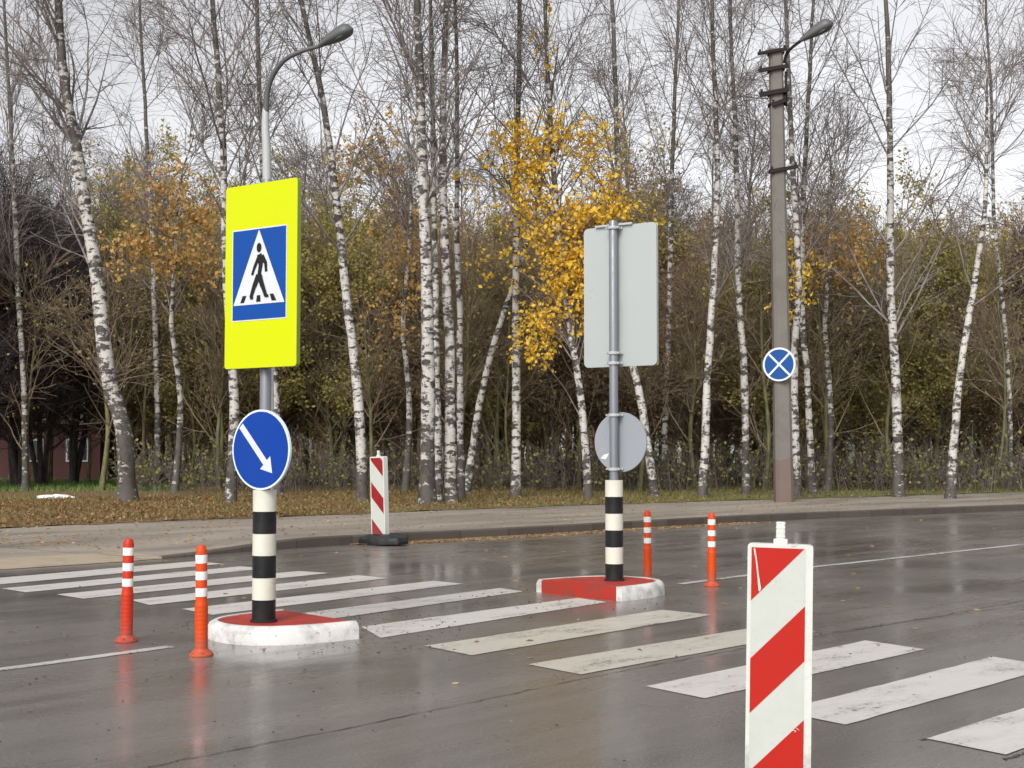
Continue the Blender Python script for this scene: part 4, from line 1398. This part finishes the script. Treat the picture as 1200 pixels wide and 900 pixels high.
WLABEL = {
    'dark': ("bare dark many-stemmed tree with dense twigs in the wood behind the birches", "bare dark trees in the wood"),
    'tall': ("tall bare grey tree standing above the wood behind the birches", "tall bare trees in the wood"),
    'olive': ("many-stemmed tree with sparse olive leaves in the wood behind the birches", "olive leaved trees in the wood"),
    'ochre': ("many-stemmed tree with ochre autumn leaves in the wood behind the birches", "ochre leaved trees in the wood"),
    'brown': ("twiggy brown tree with few withered leaves in the wood behind the birches", "brown twiggy trees in the wood"),
    'pole': ("thin young tree with a straight olive stem at the edge of the wood", "young thin trees at the wood edge"),
}
NAMES = {'dark': 'bare_tree', 'tall': 'tall_bare_tree', 'olive': 'olive_leaved_tree', 'ochre': 'ochre_leaved_tree', 'brown': 'twiggy_tree', 'pole': 'young_tree'}
def plant(kind, x, y, sc=1.0):
    tm, cm, fm = random.choice(PROTO[kind])
    lab, grp = WLABEL[kind]
    t = thing(NAMES[kind], lab, "tree", (x, y, 0.08), random.uniform(0, 6.28), grp)
    t.scale = (sc, sc, sc * random.uniform(0.92, 1.08))
    make_obj("crown", cm, t)
    for one in tm: make_obj("trunk", one, t)
    if fm: make_obj("foliage", fm, t)
    return t

def pick(px, row):
    r = random.random()
    if px < 130:
        return 'dark' if r < 0.85 else 'brown'
    if px < 330:
        return 'olive' if r < 0.50 else 'ochre' if r < 0.68 else 'brown' if r < 0.9 else 'dark'
    if px < 560:
        return 'olive' if r < 0.52 else 'brown' if r < 0.84 else 'ochre' if r < 0.92 else 'dark'
    if px < 930:
        return 'brown' if r < 0.52 else 'olive' if r < 0.75 else 'ochre' if r < 0.86 else 'dark'
    if px < 1090:
        return 'ochre' if r < 0.34 else 'olive' if r < 0.82 else 'brown'
    return 'brown' if r < 0.60 else 'dark' if r < 0.80 else 'olive' if r < 0.92 else 'ochre'

for (Y, step, sc) in ((48, 88, 0.86), (57, 78, 1.0), (68, 70, 1.15), (82, 64, 1.32)):
    px = -170 + random.uniform(0, 40)
    while px < 1370:
        xx = px + random.uniform(-20, 20)
        yy = Y + random.uniform(-3, 3)
        if xx < 170 and Y in (57, 68): px += step; continue
        x = (xx - 600) / F * yy
        plant(pick(xx, Y), x, yy, sc * (random.uniform(0.80, 0.95) if xx > 740 else random.uniform(0.82, 1.04)))
        px += step
for k in range(26):
    yy = random.uniform(58, 90); xx = -150 + 1500 * (k + random.random()) / 26
    if xx > 900 or 600 < xx < 740: continue
    plant('tall', (xx - 600) / F * yy, yy, random.uniform(0.85, 1.1) * (yy / 72) ** 0.8)
for k in range(96):
    yy = random.uniform(42, 60); xx = -120 + 1440 * (k + random.random()) / 96
    plant('pole', (xx - 600) / F * yy, yy, random.uniform(0.8, 1.1))

for k in range(7):
    yy = 41 + 1.6 * k; xx = -120 + 34 * k
    plant('dark', (xx - 600) / F * yy, yy, random.uniform(0.72, 0.85))

# the trees that show clear orange foliage
def autumn(px, Y, cl, n, label, m, seed, size=(0.09, 0.17)):
    return birch([(px, 572), (px + 3, 470), (px - 4, 380), (px + 2, 300), (px + 5, 215)], 10, label, Y, seed, 0.5, "birch_bark_rough", 0.35,
                 leaves=(cl, n, m, size), extend=1.5, name="autumn_tree", group=None)
def fix(o):
    o['category'] = "tree"
fix(autumn(205, 40, [(185, 215, 22, 12, 0.15), (215, 245, 22, 20, 0.25), (158, 282, 20, 12, 0.2), (205, 300, 22, 16, 0.25), (235, 285, 12, 26, 0.15)], 2500, "autumn tree with rusty orange leaves left of the yellow sign", "orange_leaf", 201))
fix(autumn(475, 41, [(440, 150, 22, 16, 0.14), (455, 190, 16, 20, 0.12), (465, 340, 20, 30, 0.35), (425, 185, 20, 14, 0.1), (475, 290, 18, 24, 0.2), (400, 200, 14, 10, 0.09)], 1300, "autumn tree with scattered orange leaves left of the central birch clump", "orange_leaf", 202))
fix(autumn(970, 42, [(985, 270, 22, 16, 0.4), (965, 300, 18, 20, 0.35), (1000, 300, 20, 14, 0.25)], 1700, "autumn tree with orange leaves right of the concrete pole", "orange_leaf", 203))

# far wood as one mass, closes the view between the single trees
def far_wood():
    g = np.random.default_rng(77)
    parts = []
    n = 420
    ang = g.uniform(-0.52, 0.52, n); dist = g.uniform(95, 125, n)
    base = np.stack([np.sin(ang) * dist * 1.05, np.cos(ang) * dist, np.zeros(n)], axis=1)
    h = g.uniform(11, 19, n)
    P = np.stack([base + np.array((0, 0, 1.0)) * (h * u)[:, None] + g.normal(size=(n, 3)) * 0.25 * u for u in (0, .25, .5, .75, 1)], axis=1)
    Rr = np.outer(g.uniform(0.10, 0.2, n), (1.1, 0.9, 0.65, 0.4, 0.1))
    P1_, R1_ = grow(g, P, Rr, 9000, 0.08, 0.98, (25, 65), (1.6, 4.2), 5, 0.45, 0.04, 0.1, 0.05, 0.02, lambda t: 0.4 + 0.8 * np.sqrt(np.clip(1 - t, 0.02, 1)))
    P2_, R2_ = grow(g, P1_, R1_, 60000, 0.1, 1.0, (20, 60), (0.7, 1.8), 3, 0.6, 0.02, 0.1, 0.02, 0.012)
    me = mesh_from("far_wood", [tube_arrays(P, Rr, 5), tube_arrays(P1_, R1_, 3), tube_arrays(P2_, R2_, 3)], "brown_twig")
    o = make_obj("far_wood", me)
    tag(o, "mass of distant brown bare trees closing the view behind the wood", "woodland", kind="stuff")
    pts = on_twigs(g, P2_[P2_[:, 0, 2] < 10.5], 60000)
    me = mesh_from("far_foliage", [leaf_arrays(g, pts, (0.2, 0.42), 0.3)], "olive_leaf", False)
    o2 = make_obj("far_foliage", me, o); 
far_wood()

# ------------------------------------------------------------------ buildings glimpsed through the trees
def building(name, label, px0, px1, Y, h, wallm, roofm, nwin):
    x0 = (px0 - 600) / F * Y; x1 = (px1 - 600) / F * Y
    t = thing(name, label, "building", ((x0 + x1) / 2, Y, 0))
    w = x1 - x0
    bm = bmesh.new(); add_box(bm, (0, 4, h / 2), (w, 8, h)); bm_obj("wall", bm, wallm, t, shade=False)
    bm = bmesh.new()
    rf = [(-w / 2 - 0.4, -0.5), (w / 2 + 0.4, -0.5), (w / 2 + 0.4, 8.5), (-w / 2 - 0.4, 8.5)]
    add_prism(bm, rf, h + 0.002, h + 0.22); bm_obj("roof", bm, roofm, t, shade=False)
    for k in range(nwin):
        x = -w / 2 + w * (k + 0.5) / nwin
        bm = bmesh.new(); add_box(bm, (x, -0.03, h * 0.55), (w / nwin * 0.5, 0.06, h * 0.4)); wf = bm_obj("window", bm, "white_film", t, shade=False)
        bm = bmesh.new(); add_box(bm, (x, -0.065, h * 0.55), (w / nwin * 0.42, 0.02, h * 0.34)); bm_obj("pane", bm, "window_glass", wf, shade=False)
building("low_building", "low dark red building glimpsed through the trees at far left", -200, 118, 60, 2.5, "brick_red", "roof_grey", 6)
building("low_building", "long pale building glimpsed low through the trees behind the central birches", 500, 900, 134, 4.6, "pale_render", "teal_panel", 12)

# ------------------------------------------------------------------ ground cover
def verge_points(g, n, d0, d1, x0=-24, x1=40, pw=1.0):
    lo_, hi_ = np.searchsorted(KER[:, 0], x0 - 8), np.searchsorted(KER[:, 0], x1 + 22)
    seg = g.integers(lo_, hi_, n * 6)
    d = d0 + (d1 - d0) * g.random(n * 6) ** pw
    ax = KER[seg] + (KER[np.minimum(seg + 1, len(KER) - 1)] - KER[seg]) * g.random((n * 6, 1))
    p = ax + KN[seg] * d[:, None]
    ok = (p[:, 0] > x0) & (p[:, 0] < x1) & (p[:, 1] > 8) & (np.abs(p[:, 0] / p[:, 1]) < 0.5)
    return p[ok][:n], d[ok][:n]

g = np.random.default_rng(5)
# fallen leaves on the verge
p, d = verge_points(g, 30000, 5.7, 17)
sel_ = g.random(len(p)) < np.clip(0.75 - p[:, 0] / 22, 0.12, 1); p = p[sel_]; d = d[sel_]
p[:, 2] = 0.15 + 0.05 * g.random(len(p))
v, q = leaf_arrays(g, p, (0.035, 0.085), 0.01)
o = make_obj("fallen_leaves", mesh_from("fallen_leaves", [(v, q)], "ground_leaf", False))
tag(o, "brown and orange fallen leaves scattered on the verge under the birches", "leaves", kind="stuff")
# leaves blown into the gutter and over the pavement
p1, _ = verge_points(g, 1500, 0.0, 0.75, -2.6, 4.2, 1.7); p1 = p1 - KN[80] * 0
nn = np.array((RN.x, RN.y, 0)); q1, dd1 = verge_points(g, 2600, 0.0, 0.50, -2.4, 4.4, 1.7); p1 = q1 - 2 * nn * dd1[:, None]
p1[:, 2] = 0.012
p2, _ = verge_points(g, 1500, 0.2, 5.5); p2[:, 2] = 0.150
p3, _ = verge_points(g, 220, -11, -0.3); p3[:, 2] = 0.010
p = np.concatenate([p1, p2, p3])
v, q = leaf_arrays(g, p, (0.05, 0.10), 0.0)
v[:, 2] = np.repeat(p[:, 2], 4) + (v[:, 2] - np.repeat(p[:, 2], 4)) * 0.25
o = make_obj("gutter_leaves", mesh_from("gutter_leaves", [(v, q)], "drift_leaf", False))
tag(o, "pale brown leaves lying in the gutter and on the pavement", "leaves", kind="stuff")

pg_ = []
for c_, r_, n_ in ((c1, 1.3, 420), (c2, 1.2, 200), (Vector((0.5, 8.0, 0)), 5.5, 420), (Vector((-3, 8.5, 0)), 3.0, 260)):
    a_ = g.uniform(0, 6.28, n_); q_ = r_ * np.sqrt(g.random(n_))
    pg_.append(np.stack([c_.x + q_ * np.cos(a_), c_.y + q_ * np.sin(a_), np.full(n_, 0.008)], axis=1))
pg_ = np.concatenate(pg_)
v, q = leaf_arrays(g, pg_, (0.008, 0.034), 0.0)
v[:, 2] = 0.008 + (v[:, 2] - 0.008) * 0.3
o = make_obj("road_grit", mesh_from("road_grit", [(v, q)], "grit", False))
tag(o, "dark grit and crumbs of debris scattered on the wet road around the islands", "grit", kind="stuff")

def blades(g, p, h, w):
    n = len(p)
    a = g.uniform(0, 6.28, n); dx = np.stack([np.cos(a), np.sin(a), np.zeros(n)], axis=1) * w[:, None] / 2
    lean = g.normal(size=(n, 3)) * 0.35; lean[:, 2] = 1
    top = p + lean * h[:, None]
    v = np.stack([p - dx, p + dx, top + dx * 0.25, top - dx * 0.25], axis=1).reshape(-1, 3)
    return v, np.arange(n * 4).reshape(-1, 4)
p, d = verge_points(g, 42000, 5.75, 20)
keep = g.random(len(p)) < np.clip(0.55 + (p[:, 0] + 4) / 16, 0.34, 1)
p = p[keep]; p[:, 2] = 0.08
v, q = blades(g, p, g.uniform(0.05, 0.20, len(p)), g.uniform(0.012, 0.03, len(p)))
o = make_obj("grass", mesh_from("grass", [(v, q)], "grass_blade", False))
tag(o, "short yellowish green grass along the far edge of the pavement", "grass", kind="stuff")

lx = g.uniform(-26, -10.6, 16000); ly = g.uniform(42, 57, 16000)
v, q = blades(g, np.stack([lx, ly, np.full(16000, 0.08)], axis=1), g.uniform(0.06, 0.22, 16000), g.uniform(0.02, 0.05, 16000))
o = make_obj("lawn_grass", mesh_from("lawn_grass", [(v, q)], "lawn_blade", False))
tag(o, "green lawn showing between the dark trees at far left", "grass", kind="stuff")

# undergrowth at the foot of the wood
n = 1700
px = g.uniform(-150, 1350, n); yy = 42 + 20 * g.random(n) ** 1.6
ok_ = (px > 140) | (yy > 61); px = px[ok_]; yy = yy[ok_]; n = len(px)
base = np.stack([(px - 600) / F * yy, yy, np.full(n, 0.05)], axis=1)
P0 = np.stack([base, base + np.array((0, 0, 1.0)) * g.uniform(0.2, 0.8, n)[:, None] + g.normal(size=(n, 3)) * 0.08], axis=1)
top = P0[:, 1] + (P0[:, 1] - P0[:, 0]) * g.uniform(0.6, 1.2, n)[:, None] + g.normal(size=(n, 3)) * 0.15
P0 = np.concatenate([P0, top[:, None]], axis=1)
R0 = np.tile(np.array((0.016, 0.012, 0.006)), (n, 1))
P1_, R1_ = grow(g, P0, R0, 9000, 0.1, 1.0, (20, 60), (0.3, 0.9), 3, 0.6, 0.03, 0.1, 0.01, 0.006)
o = make_obj("undergrowth", mesh_from("undergrowth", [tube_arrays(P0, R0, 3), tube_arrays(P1_, R1_, 3)], "dark_twig"))
tag(o, "low twiggy undergrowth with dull green leaves at the foot of the wood", "undergrowth", kind="stuff")
fo = make_obj("undergrowth_leaves", mesh_from("undergrowth_leaves", [leaf_arrays(g, on_twigs(g, P1_, 15000), (0.07, 0.15), 0.1)], "undergrowth_leaf", False), o)

# crumpled white litter on the verge
bm = bmesh.new()
bmesh.ops.create_icosphere(bm, subdivisions=3, radius=1.0)
rl = random.Random(9)
for vv in bm.verts:
    k = 1 + 0.16 * math.sin(vv.co.x * 7 + 1) * math.cos(vv.co.y * 6) + rl.uniform(-0.10, 0.10)
    vv.co = Vector((vv.co.x * 0.48 * k, vv.co.y * 0.25 * k, max(vv.co.z, -0.1) * 0.10 * k))
lit = bm_obj("litter_bag", bm, "litter_white", None, G(65, 584, 0.17), shade=False)
tag(lit, "crumpled white litter lying on the leafy verge at far left", "litter")
